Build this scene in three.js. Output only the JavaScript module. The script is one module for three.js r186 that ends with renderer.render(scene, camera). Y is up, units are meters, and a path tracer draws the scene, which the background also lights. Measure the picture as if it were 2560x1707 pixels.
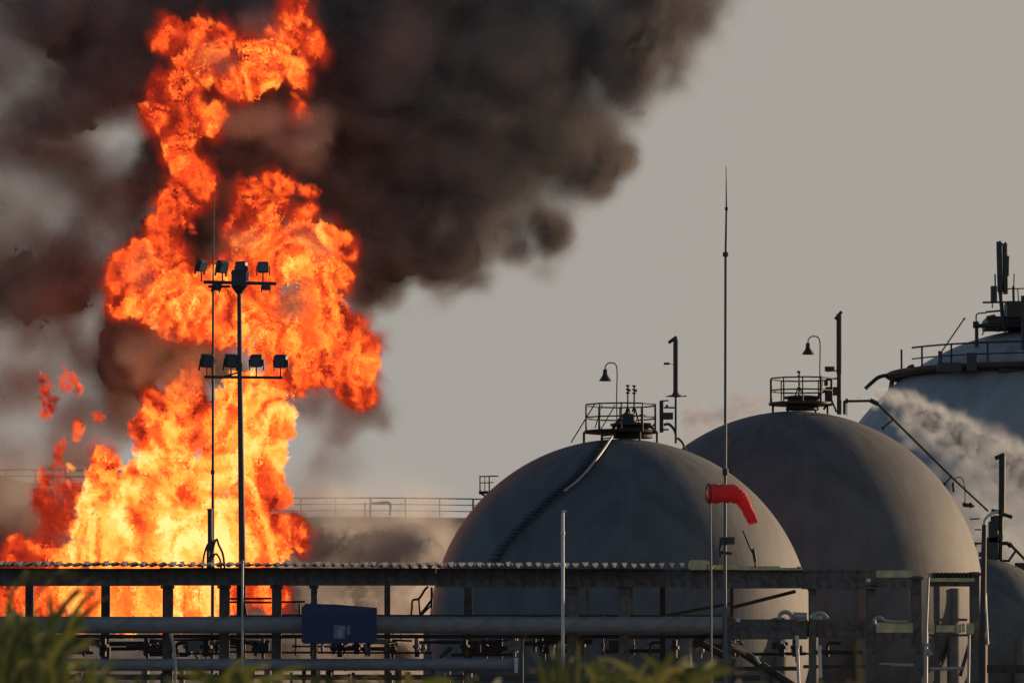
import * as THREE from 'three';
import { mergeGeometries, mergeVertices } from 'three/addons/utils/BufferGeometryUtils.js';

// ------------------------------------------------------------------ camera, sky, sun, exposure
const scene = new THREE.Scene();
const F = 15000, CX = 1280, CY = 853.5, EYE = 2.2, PITCH = Math.atan((2030 - CY) / F);   // long lens, horizon just under the frame
const camera = new THREE.PerspectiveCamera(2 * Math.atan(CY / F) * 180 / Math.PI, 2560 / 1707, 0.5, 9000);
camera.position.set(0, EYE, 0);
camera.rotation.set(PITCH, 0, 0);
camera.userData.fStop = 4.5;
camera.focus = 240;
scene.add(camera);

const skyTex = (() => {
  const W = 512, H = 256, data = new Float32Array(W * H * 4);
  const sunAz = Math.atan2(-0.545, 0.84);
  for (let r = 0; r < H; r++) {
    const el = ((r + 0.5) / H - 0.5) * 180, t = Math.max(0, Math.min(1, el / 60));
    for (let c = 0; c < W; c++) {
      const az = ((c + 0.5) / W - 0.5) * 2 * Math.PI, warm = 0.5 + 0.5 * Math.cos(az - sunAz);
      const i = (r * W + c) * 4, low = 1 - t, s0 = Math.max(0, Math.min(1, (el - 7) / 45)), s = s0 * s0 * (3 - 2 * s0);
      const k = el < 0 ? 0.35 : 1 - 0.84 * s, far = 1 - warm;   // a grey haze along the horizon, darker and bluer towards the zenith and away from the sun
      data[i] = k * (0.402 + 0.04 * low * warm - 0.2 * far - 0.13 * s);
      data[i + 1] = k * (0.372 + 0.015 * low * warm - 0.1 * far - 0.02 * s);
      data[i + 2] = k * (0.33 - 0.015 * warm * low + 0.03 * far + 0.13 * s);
      data[i + 3] = 1;
    }
  }
  const tex = new THREE.DataTexture(data, W, H, THREE.RGBAFormat, THREE.FloatType);
  tex.mapping = THREE.EquirectangularReflectionMapping;
  tex.magFilter = tex.minFilter = THREE.LinearFilter;
  tex.needsUpdate = true;
  return tex;
})();
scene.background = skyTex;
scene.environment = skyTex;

const sun = new THREE.DirectionalLight(new THREE.Color().setRGB(1, 0.68, 0.42), 5);
sun.position.set(0.84, 0.15, -0.545).multiplyScalar(600).add(new THREE.Vector3(20, 0, -250));
sun.target.position.set(20, 0, -250);
sun.castShadow = true;
sun.shadow.radius = 3;
sun.shadow.mapSize.set(4096, 4096);
Object.assign(sun.shadow.camera, { left: -80, right: 80, top: 60, bottom: -30, near: 100, far: 1200 });
scene.add(sun, sun.target);

const renderer = new THREE.WebGLRenderer({ antialias: true });
renderer.setSize(1024, 682);
renderer.shadowMap.enabled = true;
renderer.outputColorSpace = THREE.SRGBColorSpace;
renderer.toneMapping = THREE.LinearToneMapping;
renderer.toneMappingExposure = 1;

// ------------------------------------------------------------------ helpers
let seedState = 20231;
function rnd() { seedState = (seedState + 0x6d2b79f5) | 0; let t = Math.imul(seedState ^ (seedState >>> 15), 1 | seedState); t = (t + Math.imul(t ^ (t >>> 7), 61 | t)) ^ t; return ((t ^ (t >>> 14)) >>> 0) / 4294967296; }
const rr = (a, b) => a + (b - a) * rnd();
function gauss() { let u = 0; while (u < 1e-9) u = rnd(); return Math.sqrt(-2 * Math.log(u)) * Math.cos(2 * Math.PI * rnd()); }
const clamp = (x, a = 0, b = 1) => Math.min(b, Math.max(a, x));
const mixn = (a, b, t) => a + (b - a) * t;
const smooth = (a, b, x) => { const t = clamp((x - a) / (b - a)); return t * t * (3 - 2 * t); };
const V = (x, y, z) => new THREE.Vector3(x, y, z);

// a point of the photograph at a distance from the eye, in metres
function at(px, py, d) {
  const u = (px - CX) / F, v = (CY - py) / F, c = Math.cos(PITCH), s = Math.sin(PITCH), k = d / (c - v * s);
  return V(u * k, EYE + (v * c + s) * k, -d);
}
const mpp = (d) => d / F;                                  // metres per photograph pixel at a distance

// gradient noise
const PERM = new Uint8Array(512);
{ const p = [...Array(256).keys()]; for (let i = 255; i > 0; i--) { const j = Math.floor(rnd() * (i + 1)); [p[i], p[j]] = [p[j], p[i]]; } for (let i = 0; i < 512; i++) PERM[i] = p[i & 255]; }
const G3 = new Float32Array(256 * 3);
for (let i = 0; i < 256; i++) { const z = rr(-1, 1), a = rr(0, Math.PI * 2), r = Math.sqrt(1 - z * z); G3[i * 3] = r * Math.cos(a); G3[i * 3 + 1] = r * Math.sin(a); G3[i * 3 + 2] = z; }
function noise(x, y, z) {
  const X = Math.floor(x), Y = Math.floor(y), Z = Math.floor(z), fx = x - X, fy = y - Y, fz = z - Z;
  const u = fx * fx * fx * (fx * (fx * 6 - 15) + 10), v = fy * fy * fy * (fy * (fy * 6 - 15) + 10), w = fz * fz * fz * (fz * (fz * 6 - 15) + 10);
  const a = PERM[X & 255], b = PERM[(X + 1) & 255], y0 = Y & 255, y1 = (Y + 1) & 255, z0 = Z & 255, z1 = (Z + 1) & 255;
  const g = (h, dx, dy, dz) => G3[h * 3] * dx + G3[h * 3 + 1] * dy + G3[h * 3 + 2] * dz;
  const aa = PERM[a + y0], ab = PERM[a + y1], ba = PERM[b + y0], bb = PERM[b + y1];
  const l = (p, q, t) => p + (q - p) * t;
  return 1.5 * l(l(l(g(PERM[aa + z0], fx, fy, fz), g(PERM[ba + z0], fx - 1, fy, fz), u), l(g(PERM[ab + z0], fx, fy - 1, fz), g(PERM[bb + z0], fx - 1, fy - 1, fz), u), v),
    l(l(g(PERM[aa + z1], fx, fy, fz - 1), g(PERM[ba + z1], fx - 1, fy, fz - 1), u), l(g(PERM[ab + z1], fx, fy - 1, fz - 1), g(PERM[bb + z1], fx - 1, fy - 1, fz - 1), u), v), w);
}
function fbm(x, y, z, n = 4) { let s = 0, a = 0.5; for (let i = 0; i < n; i++) { s += a * noise(x, y, z); a *= 0.5; x = x * 2.03 + 17.1; y = y * 2.03 - 5.3; z = z * 2.03 + 9.7; } return s; }

const taken = new Map();
function numbered(name) { const n = taken.get(name) ?? 0; taken.set(name, n + 1); return n ? name + '_' + String(n).padStart(3, '0') : name; }
function tag(o, label, category, group, kind) {
  o.userData = {};
  if (label) o.userData.label = label;
  if (category) o.userData.category = category;
  if (group) o.userData.group = group;
  if (kind) o.userData.kind = kind;
  return o;
}
function thing(name, label, category, pos, group) {
  const o = new THREE.Group(); o.name = numbered(name); scene.add(o);
  if (pos) o.position.copy(pos);
  return tag(o, label, category, group);
}
// parts are built in world coordinates and moved into their parent's frame
function parts(name, geos, mat, parent) { for (const g of geos) part(name, [g], mat, parent); }
function part(name, geos, mat, parent, label) {
  let g = Array.isArray(geos) ? (geos.length === 1 ? geos[0] : mergeGeometries(geos.map((q) => q.index ? q.toNonIndexed() : q))) : geos;
  if (!g) throw new Error('no geometry for ' + name);
  const m = new THREE.Mesh(g, mat); m.name = parent === scene ? numbered(name) : name;
  m.castShadow = m.receiveShadow = true;
  if (parent !== scene) { let p = parent, off = V(0, 0, 0); while (p && p !== scene) { off.add(p.position); p = p.parent; } g.translate(-off.x, -off.y, -off.z); }
  parent.add(m);
  if (label) m.userData.label = label;
  return m;
}
{
  const g = new THREE.PlaneGeometry(6000, 6000, 1, 1); g.rotateX(-Math.PI / 2);
  const m = new THREE.Mesh(g, new THREE.MeshStandardMaterial({ color: new THREE.Color().setRGB(0.06, 0.06, 0.05), roughness: 1 }));
  m.name = 'ground'; m.userData.kind = 'structure'; m.receiveShadow = true; scene.add(m);
}

// ------------------------------------------------------------------ materials
function canvasTex(w, h, draw, srgb = true) {
  const c = document.createElement('canvas'); c.width = w; c.height = h; draw(c.getContext('2d'), w, h);
  const t = new THREE.CanvasTexture(c); t.wrapS = t.wrapT = THREE.RepeatWrapping; if (srgb) t.colorSpace = THREE.SRGBColorSpace; return t;
}
// mottled tone: paint wear, rust runs and dust, as a factor on the base colour
function wearTex(size, scale, contrast, runs, tint = [1, 1, 1]) {
  const d = new Uint8Array(size * size * 4);
  for (let y = 0; y < size; y++) for (let x = 0; x < size; x++) {
    const a = x / size * Math.PI * 2, b = y / size * Math.PI * 2, r = scale;
    const n = fbm(Math.cos(a) * r + 3, Math.sin(a) * r + Math.cos(b) * r, Math.sin(b) * r, 5);
    const run = runs ? fbm(Math.cos(a) * r * 6, Math.sin(a) * r * 6, Math.cos(b) * 0.6 + 7, 3) : 0;
    const v = clamp(0.86 + contrast * n + runs * Math.min(0, run), 0.15, 1), i = (y * size + x) * 4;
    for (let c = 0; c < 3; c++) d[i + c] = 255 * clamp(v * mixn(1, tint[c], clamp(-n * 2 - run)));
    d[i + 3] = 255;
  }
  const t = new THREE.DataTexture(d, size, size); t.wrapS = t.wrapT = THREE.RepeatWrapping; t.magFilter = THREE.LinearFilter; t.needsUpdate = true;
  return t;
}
const wearSoft = wearTex(512, 1.4, 0.35, 0.25), wearRust = wearTex(512, 2.2, 0.6, 0.7, [1, 0.8, 0.62]), grainTex = wearTex(512, 9, 0.7, 0);
function mat(r, g, b, rough = 0.75, opt = {}) { return new THREE.MeshStandardMaterial({ color: new THREE.Color().setRGB(r, g, b), roughness: rough, ...opt }); }
const M = {
  steel: mat(0.08, 0.076, 0.074, 0.65, { map: wearRust }),
  blackSteel: mat(0.035, 0.034, 0.035, 0.6),
  beam: mat(0.16, 0.156, 0.155, 0.85, { map: wearRust }),
  concrete: mat(0.2, 0.19, 0.175, 0.95, { map: wearSoft, bumpMap: grainTex, bumpScale: 0.004 }),
  darkConcrete: mat(0.09, 0.088, 0.086, 0.95, { map: wearSoft }),
  pipeGrey: mat(0.3, 0.305, 0.31, 0.7, { map: wearSoft }),
  pipeBlue: mat(0.26, 0.29, 0.32, 0.6, { map: wearSoft }),
  galvanised: mat(0.5, 0.5, 0.48, 0.5, { metalness: 0.25, map: wearSoft }),
  white: mat(0.72, 0.72, 0.69, 0.5),
  yellow: mat(0.78, 0.7, 0.4, 0.8, { map: wearSoft }),  // sunlight on the boards and roof end is put into this colour
  roof: mat(0.06, 0.058, 0.056, 0.9, { map: wearRust }),
  clip: new THREE.MeshPhysicalMaterial({ color: new THREE.Color().setRGB(0.75, 0.75, 0.74), roughness: 0.9, transmission: 0.5, thickness: 0, side: THREE.DoubleSide }),
  shell: mat(0.145, 0.158, 0.168, 0.72, { map: wearSoft, bumpMap: wearSoft, bumpScale: 0.02 }),
  shellPale: mat(0.44, 0.45, 0.46, 0.6, { map: wearSoft }),
  poleGrey: mat(0.15, 0.155, 0.16, 0.6),
  stair: mat(0.075, 0.075, 0.085, 0.8),
  tank: mat(0.62, 0.48, 0.44, 0.85, { map: wearSoft }),
  tankShadedRed: mat(0.2, 0.1, 0.09, 0.85, { map: wearRust }),  // maroon holds smoke shade and firelight in the base colour
  lampBody: mat(0.045, 0.05, 0.055, 0.5),
  glass: new THREE.MeshPhysicalMaterial({ color: new THREE.Color().setRGB(0.1, 0.13, 0.17), roughness: 0.12, clearcoat: 1 }),
  sign: mat(0.03, 0.055, 0.16, 0.55),
  sock: new THREE.MeshPhysicalMaterial({ color: new THREE.Color().setRGB(0.75, 0.06, 0.06), roughness: 0.85, transmission: 0.45, thickness: 0, side: THREE.DoubleSide }),
  leaf: [[0.15, 0.17, 0.03], [0.11, 0.13, 0.03], [0.22, 0.21, 0.06], [0.08, 0.1, 0.03]].map(([r, g, b]) => new THREE.MeshPhysicalMaterial({ color: new THREE.Color().setRGB(r, g, b), roughness: 0.9, transmission: 0.35, thickness: 0, side: THREE.DoubleSide })),
};

// ------------------------------------------------------------------ shapes
const up = V(0, 1, 0);
function uvScale(g, s) { const u = g.attributes.uv; for (let i = 0; i < u.count; i++) u.setXY(i, u.getX(i) * s[0], u.getY(i) * s[1]); return g; }
function box(c, w, h, d, rz = 0, ry = 0) { const g = uvScale(new THREE.BoxGeometry(w, h, d), [Math.max(w, d) / 3, h / 3]); if (rz) g.rotateZ(rz); if (ry) g.rotateY(ry); return g.translate(c.x, c.y, c.z); }
// a box that fills a pixel rectangle at a distance, with its own depth
function pbox(x0, y0, x1, y1, d, depth = 0.3) { const k = mpp(d); return box(at((x0 + x1) / 2, (y0 + y1) / 2, d).add(V(0, 0, -depth / 2)), (x1 - x0) * k, (y1 - y0) * k, depth); }
function rod(a, b, r, r2 = r, seg = 8) {
  const dir = b.clone().sub(a), L = dir.length(), g = uvScale(new THREE.CylinderGeometry(r2, r, L, seg), [Math.max(1, Math.round(r * 2)), Math.max(0.3, L / 3)]);
  return g.applyQuaternion(new THREE.Quaternion().setFromUnitVectors(up, dir.normalize())).translate((a.x + b.x) / 2, (a.y + b.y) / 2, (a.z + b.z) / 2);
}
function prod(x0, y0, x1, y1, d, r, d2 = d, r2 = r, seg = 8) { return rod(at(x0, y0, d), at(x1, y1, d2), r, r2, seg); }
function tube(pts, r, seg = 24, rs = 7) { return new THREE.TubeGeometry(new THREE.CatmullRomCurve3(pts, false, 'centripetal'), seg, r, rs, false); }
function ptube(list, d, r, seg = 24, rs = 7) { return tube(list.map(([x, y, dd]) => at(x, y, dd ?? d)), r, seg, rs); }
function ball(c, r, seg = 12) { return new THREE.SphereGeometry(r, seg, Math.max(6, seg / 2)).translate(c.x, c.y, c.z); }
function flange(c, r, h, axis = up) { return new THREE.CylinderGeometry(r, r, h, 14).applyQuaternion(new THREE.Quaternion().setFromUnitVectors(up, axis)).translate(c.x, c.y, c.z); }

// ------------------------------------------------------------------ gas spheres
// ring of rail and posts on a round platform
function ringRail(root, c, R, h, n, r, skip = () => false) {
  const p = (i, y) => V(c.x + R * Math.sin(i / n * Math.PI * 2), c.y + y, c.z + R * Math.cos(i / n * Math.PI * 2));
  const rails = [];
  for (let i = 0; i < n; i++) {
    if (!skip(i)) for (const y of [h, h * 0.52]) rails.push(rod(p(i, y), p(i + 1, y), r, r, 5));
    part('rail_post', [rod(p(i, -0.05), p(i, h), r, r, 5)], M.blackSteel, root);
  }
  parts('handrail', rails, M.blackSteel, root);
}
function gooseneckLamp(root, foot, top, reach, drop, r, q = 1) {
  const a = top.clone(), pts = [foot, foot.clone().lerp(top, 0.5), a, a.clone().add(V(reach * 0.2, -reach * 0.18, 0).setY(Math.abs(reach) * 0.22)), a.clone().add(V(reach * 0.75, Math.abs(reach) * 0.22, 0)), a.clone().add(V(reach, -Math.abs(reach) * 0.12, 0)), a.clone().add(V(reach, -drop * 0.5, 0))];
  const post = part('lamp_post', [tube(pts, r, 40, 6)], M.steel, root);
  const e = a.clone().add(V(reach, -drop * 0.5, 0));
  const shade = new THREE.LatheGeometry([[0.02, 0], [0.09, -0.02], [0.11, -0.22], [0.14, -0.3], [0.25, -0.46], [0.27, -0.5], [0.22, -0.48], [0, -0.44]].map(([x, y]) => new THREE.Vector2(x * q, y * q)), 14).translate(e.x, e.y, e.z);
  part('lamp_shade', [shade], M.blackSteel, post.parent);
}
function sphereTank(name, label, cx, cy, rpx, d, shellMat, legs) {
  const c = at(cx, cy, d), R = rpx * mpp(d), root = thing(name, label, 'gas tank', V(c.x, 0, c.z));
  const g = new THREE.SphereGeometry(R, 96, 64); uvScale(g, [5, 2.5]); g.rotateY(0.7).translate(c.x, c.y, c.z);
  part('shell', [g], shellMat, root);
  if (legs) for (let i = 0; i < legs; i++) {
    const a = (i + 0.5) / legs * Math.PI * 2, x = c.x + Math.sin(a) * (R - 0.1), z = c.z + Math.cos(a) * (R - 0.1);
    part('leg', [rod(V(x, 0, z), V(x, c.y + 0.4, z), 0.38, 0.34, 12)], M.concrete, root);
    const a2 = (i + 1.5) / legs * Math.PI * 2;
    part('brace', [rod(V(x, 0.5, z), V(c.x + Math.sin(a2) * R, c.y - 2, c.z + Math.cos(a2) * R), 0.06)], M.steel, root);
  }
  const on = (px, py, off = 0) => { // point of the shell seen at a pixel
    const o = V(0, EYE, 0), dir = at(px, py, d).sub(o).normalize(), oc = o.clone().sub(c), b = oc.dot(dir), q = b * b - (oc.lengthSq() - (R + off) * (R + off));
    return o.add(dir.multiplyScalar(-b - Math.sqrt(Math.max(q, 0))));
  };
  return { root, c, R, d, k: mpp(d), on };
}
{ // nearer sphere, left
  const t = sphereTank('gas_sphere', 'large round grey gas tank nearer the fire, a pale stair line curving down its dome', 1552, 1577, 479, 250, M.shell, 10), d = t.d, r = t.root;
  const P = (x, y, dd = 0) => at(x, y, d + dd), deck = P(1552, 1080);
  part('platform', [new THREE.CylinderGeometry(1.54, 1.5, 0.1, 20).translate(deck.x, deck.y, deck.z)], M.blackSteel, r);
  ringRail(r, deck, 1.52, 1.12, 10, 0.033);
  parts('platform_leg', [P(1460, 1080), P(1505, 1080, -1), P(1600, 1080, -1.2), P(1643, 1080)].map((p) => rod(p, V(p.x, t.c.y + Math.sqrt(t.R * t.R - (p.x - t.c.x) ** 2) - 0.1, p.z), 0.05)), M.blackSteel, r);
  part('manhole', [new THREE.CylinderGeometry(0.62, 0.85, 0.55, 18).translate(deck.x + 0.5, deck.y + 0.02, deck.z), new THREE.CylinderGeometry(0.95, 0.95, 0.09, 18).translate(deck.x + 0.5, deck.y + 0.3, deck.z), new THREE.CylinderGeometry(0.3, 0.34, 0.5, 12).translate(deck.x + 0.35, deck.y + 0.5, deck.z)], M.blackSteel, r);
  for (const [x, y0, y1] of [[1570, 962, 1075], [1586, 963, 1075]]) part('relief_valve', [prod(x, y1, x, y0, d, 0.035), ...[0, 9, 18].map((o) => flange(P(x, y0 + o + 2), 0.09, 0.06)), rod(P(x, y0 + 12), P(x + 7, y0 + 14), 0.05), prod(x - 5, 1030, x, 1012, d, 0.03), prod(x + 14, 1066, x + 2, 1020, d, 0.03)], M.blackSteel, r);
  parts('inlet_pipe', [ptube([[1528, 1082], [1540, 1060], [1558, 1040], [1570, 1030]], d, 0.07), ptube([[1598, 1080], [1612, 1070], [1628, 1068], [1640, 1080]], d - 0.6, 0.06), prod(1606, 1070, 1606, 1040, d - 0.6, 0.05), flange(P(1606, 1038, -0.6), 0.14, 0.05)], M.steel, r);
  gooseneckLamp(r, P(1543, 1078), P(1541, 914), -0.46, 0.28, 0.028);
  // tall vent with its bent cap
  const vent = part('vent_stack', [prod(1690, 985, 1690, 848, d, 0.11), prod(1690, 1108, 1690, 985, d, 0.05), prod(1692, 842, 1672, 857, d, 0.07), flange(P(1690, 990), 0.3, 0.06), new THREE.CylinderGeometry(0.1, 0.2, 0.22, 12).translate(...P(1690, 985).toArray()), prod(1665, 991, 1717, 990, d, 0.025), box(P(1667, 909), 0.24, 0.09, 0.12), prod(1672, 909, 1690, 911, d, 0.012)], M.steel, r);
  part('valve', [box(P(1654, 1042), 0.16, 1.3, 0.2), box(P(1668, 1040), 0.5, 0.28, 0.3), prod(1650, 1003, 1672, 1001, d, 0.03), prod(1657, 1000, 1657, 1035, d, 0.03), prod(1668, 1012, 1668, 1020, d, 0.06), prod(1660, 1019, 1692, 1019, d, 0.035), ptube([[1660, 1062], [1672, 1060], [1686, 1074], [1690, 1085]], d, 0.06), box(P(1664, 1074), 0.26, 0.06, 0.2), ptube([[1694, 1094], [1706, 1106], [1714, 1125]], d, 0.05)], M.steel, r);
  part('ladder', [prod(1428, 1106, 1487, 1010, d, 0.025), prod(1428, 1106, 1487, 1010, d - 0.5, 0.025), ...[0.15, 0.3, 0.45, 0.6, 0.75, 0.9].map((q) => rod(P(mixn(1428, 1487, q), mixn(1106, 1010, q)), P(mixn(1428, 1487, q), mixn(1106, 1010, q), -0.5), 0.02)), prod(1500, 1078, 1538, 1012, d - 1, 0.022), prod(1488, 1070, 1505, 1012, d - 1, 0.022)], M.blackSteel, r);
  // stair that winds down the dome
  const line = [[1530, 1092], [1508, 1125], [1488, 1152], [1465, 1180], [1440, 1205], [1410, 1228], [1370, 1262], [1330, 1300], [1290, 1340], [1255, 1385], [1225, 1440]];
  parts('stair_handrail', [tube(line.slice(0, 6).map(([x, y]) => t.on(x, y, 0.32)), 0.055, 40)], M.galvanised, r);
  parts('stair_handrail', [tube(line.slice(5).map(([x, y]) => t.on(x, y, 0.3)), 0.03, 40)], M.steel, r);
  const cu = new THREE.CatmullRomCurve3(line.map(([x, y]) => t.on(x - 9, y - 4, 0.12)));
  for (let i = 0; i < 44; i++) { const p = cu.getPoint(i / 43); part('stair_tread', [box(p, 0.5, 0.04, 0.26, 0.1)], M.stair, r); }
  // small landing on the far left of the dome
  const l0 = at(1212, 1231, d + 1.5);
  part('landing', [box(l0, 0.5, 0.06, 1.2), ...[1200, 1223].map((x) => prod(x, 1236, x, 1190, d + 1.5, 0.028)), prod(1202, 1233, 1228, 1250, d + 1.5, 0.04), prod(1222, 1233, 1234, 1244, d + 1.5, 0.04), prod(1198, 1191, 1246, 1190, d + 1.5, 0.026), prod(1198, 1207, 1234, 1206, d + 1.5, 0.022), prod(1212, 1232, 1212, 1192, d + 1.5, 0.018)], M.blackSteel, r);
}
{ // farther sphere, right
  const t = sphereTank('gas_sphere', 'large round grey gas tank behind the windsock, spray pipe running down its right side', 1986, 1500, 472, 320, M.shell, 10), d = t.d, r = t.root;
  const P = (x, y, dd = 0) => at(x, y, d + dd), deck = P(2004, 1010);
  part('platform', [new THREE.CylinderGeometry(1.75, 1.75, 0.12, 20).translate(deck.x, deck.y, deck.z)], M.blackSteel, r);
  ringRail(r, deck, 1.7, 1.34, 10, 0.042);
  parts('platform_leg', [1933, 1970, 2040, 2070].map((x) => prod(x, 1010, x, 1040, d, 0.062)), M.blackSteel, r);
  part('manhole', [new THREE.CylinderGeometry(0.75, 0.9, 0.75, 18).translate(deck.x + 0.05, deck.y + 0.05, deck.z), new THREE.CylinderGeometry(1, 1, 0.1, 18).translate(deck.x + 0.05, deck.y + 0.34, deck.z)], M.blackSteel, r);
  part('relief_valve', [prod(1998, 1000, 1999, 930, d, 0.044), flange(P(1998, 930), 0.1, 0.12), flange(P(1998, 940), 0.08, 0.06), prod(2000, 968, 2014, 1000, d, 0.037), prod(1996, 968, 1986, 1000, d, 0.037)], M.blackSteel, r);
  gooseneckLamp(r, P(2052, 1008), P(2049, 848), -0.6, 0.37, 0.036, 1.25);
  part('vent_stack', [prod(2099, 935, 2099, 785, d, 0.150), prod(2099, 1036, 2099, 935, d, 0.125), prod(2105, 779, 2089, 798, d, 0.088), box(P(2075, 922), 0.51, 0.24, 0.24), prod(2066, 928, 2099, 926, d, 0.037)], M.steel, r);
  part('valve', [box(P(2080, 978), 0.67, 0.44, 0.37), box(P(2072, 994), 0.37, 0.61, 0.30), prod(2066, 948, 2094, 946, d, 0.044), prod(2054, 940, 2054, 975, d, 0.075), box(P(2066, 958), 0.20, 0.27, 0.20), prod(2078, 994, 2060, 1024, d, 0.062), prod(2078, 994, 2092, 1030, d, 0.050), ptube([[2040, 1005], [2050, 985], [2064, 978], [2078, 978]], d, 0.06)], M.steel, r);
  // water spray pipe that runs down the right of the dome
  part('spray_pipe', [prod(2112, 1036, 2112, 1002, d, 0.075), prod(2112, 1003, 2178, 1002, d, 0.069), prod(2176, 1000, 2196, 1010, d, 0.125), prod(2190, 1004, 2234, 1048, d, 0.069), prod(2234, 1048, 2382, 1194, d, 0.062), prod(2382, 1194, 2472, 1278, d, 0.056), flange(P(2118, 1002), 0.13, 0.12, V(1, 0, 0)), prod(2118, 1003, 2118, 1040, d, 0.025)], M.blackSteel, r);
  for (const [x0, y0, x1, y1] of [[2234, 1048, 2208, 1071], [2380, 1192, 2362, 1211]]) part('nozzle', [prod(x0, y0, x1, y1, d, 0.044), flange(P(x1, y1), 0.12, 0.1, V(0.7, 0.5, 0).normalize()), ball(P(x0, y0), 0.08)], M.blackSteel, r);
  part('lamp_bracket', [ptube([[2386, 1202], [2394, 1193], [2406, 1195], [2413, 1216]], d, 0.025), prod(2384, 1206, 2386, 1230, d, 0.075), prod(2414, 1216, 2414, 1258, d, 0.031)], M.steel, r);
  part('valve', [box(P(2422, 1263), 0.41, 0.20, 0.24), prod(2408, 1258, 2437, 1266, d, 0.062), flange(P(2412, 1262), 0.1, 0.18), prod(2428, 1256, 2428, 1270, d, 0.062)], M.blackSteel, r);
  parts('ladder_rung', [[1297, 2426, 2450], [1324, 2438, 2454]].map(([y, a, b]) => prod(a, y, b, y, d, 0.037)), M.steel, r);
  part('valve', [box(P(2436, 1361), 0.27, 0.24, 0.24), prod(2436, 1359, 2456, 1358, d, 0.050)], M.blackSteel, r);
  part('valve', [box(P(2452, 1386), 0.15, 0.24, 0.24), prod(2452, 1386, 2470, 1386, d, 0.037)], M.blackSteel, r);
}
{ // great pale sphere at the right edge, its collar of walkway and pipes
  const t = sphereTank('gas_sphere', 'huge blue-grey round gas tank cut by the right edge, ringed by a brown walkway', 2625, 1420, 600, 430, M.shellPale, 0), d = t.d, r = t.root, q = 3;
  const P = (x, y, dd = 0) => at(x, y, d + dd), c = t.c;
  const ring = P(2625, 942), RW = Math.sqrt(Math.max(1, t.R ** 2 - (ring.y - c.y) ** 2)) + 1.0;
  const arc = (R, y, rr2, a0, a1) => tube([...Array(25).keys()].map((i) => { const a = mixn(a0, a1, i / 24); return V(c.x + Math.sin(a) * R, y, c.z + Math.cos(a) * R); }), rr2, 72, 6);
  part('walkway', [new THREE.CylinderGeometry(RW, RW - 0.2, 0.36, 72, 1, false).translate(c.x, ring.y, c.z)], M.steel, r);
  part('ring_pipe', [arc(RW + 0.15, ring.y + 0.1, 0.2, -2.4, 2.4)], mat(0.14, 0.085, 0.06, 0.8, { map: wearRust }), r);
  for (let i = 0; i < 9; i++) { const a = -1.25 + i * 0.26, p = V(c.x + Math.sin(a) * RW, ring.y, c.z + Math.cos(a) * RW); if (Math.sin(a) < -0.2 || i > 4) part('rail_post', [rod(p, p.clone().add(V(0, 1.7, 0)), 0.07)], M.blackSteel, r); }
  parts('handrail', [arc(RW, ring.y + 1.7, 0.065, -1.1, 1.1), arc(RW, ring.y + 0.9, 0.05, -1.1, 1.1)], M.blackSteel, r);
  parts('hose_box', [box(P(2375, 918, -RW * 0.88), 1.68, 0.63, 0.70), box(P(2352, 900, -RW * 0.88), 0.28, 1.26, 0.42), box(P(2430, 905, -RW * 0.88), 0.70, 1.26, 0.56), box(P(2530, 918, -RW * 0.88), 1.82, 0.70, 0.84)], M.lampBody, r);
  // pipe with its bent end, reaching out on the left
  part('monitor_pipe', [ptube([[2164, 972], [2180, 957], [2196, 944], [2212, 939], [2236, 939], [2300, 942]], d - 1, 0.143, 40), flange(P(2220, 939, -1), 0.2, 0.08, V(1, 0, 0)), ptube([[2266, 934], [2274, 918], [2286, 914]], d - 1, 0.129), box(P(2250, 950, -1), 0.98, 0.17, 0.42), box(P(2262, 958, -1), 0.17, 0.56, 0.28)], M.blackSteel, r);
  part('nozzle', [prod(2232, 948, 2226, 985, d - 1, 0.172), prod(2226, 985, 2236, 975, d - 1, 0.129), box(P(2252, 957, -1), 0.49, 0.28, 0.28)], M.steel, r);
  part('aerial', [prod(2356, 878, 2411, 798, d - 2, 0.050), ball(P(2412, 797, -2), 0.09)], M.steel, r);
  part('walkway_frame', [prod(2443, 940, 2443, 808, d - 5, 0.129), prod(2434, 815, 2560, 811, d - 5, 0.157), prod(2434, 808, 2448, 808, d - 5, 0.143), ptube([[2442, 808], [2443, 786], [2450, 783], [2466, 782]], d - 5, 0.050), prod(2456, 838, 2470, 815, d - 5, 0.043), prod(2497, 815, 2497, 830, d - 5, 0.086), prod(2513, 815, 2513, 830, d - 5, 0.086)], M.blackSteel, r);
  part('top_platform', [pbox(2470, 790, 2640, 815, d - 5, 5), pbox(2520, 752, 2640, 792, d - 6, 3), prod(2468, 795, 2490, 790, d - 5, 0.143), prod(2466, 780, 2510, 776, d - 5, 0.071), prod(2458, 756, 2530, 755, d - 5, 0.071), box(P(2486, 735, -5), 0.42, 1.12, 0.56), pbox(2556, 738, 2600, 940, d - 8, 0.6)], M.steel, r);
  part('twin_stack', [prod(2502, 730, 2499, 604, d - 5, 0.200), prod(2510, 820, 2502, 725, d - 5, 0.143), prod(2498, 604, 2506, 614, d - 5, 0.157)], M.steel, r);
  part('twin_stack', [prod(2516, 735, 2514, 612, d - 5, 0.200), prod(2520, 640, 2519, 690, d - 5, 0.172), prod(2512, 612, 2518, 609, d - 5, 0.143)], M.steel, r);
  parts('thin_mast', [prod(2490, 740, 2489, 685, d - 5, 0.057), prod(2536, 755, 2535, 715, d - 5, 0.100), prod(2536, 715, 2537, 684, d - 5, 0.043), prod(2520, 722, 2620, 720, d - 5, 0.043), prod(2484, 730, 2482, 770, d - 5, 0.043), prod(2548, 752, 2546, 722, d - 5, 0.043)], M.steel, r);
}
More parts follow.
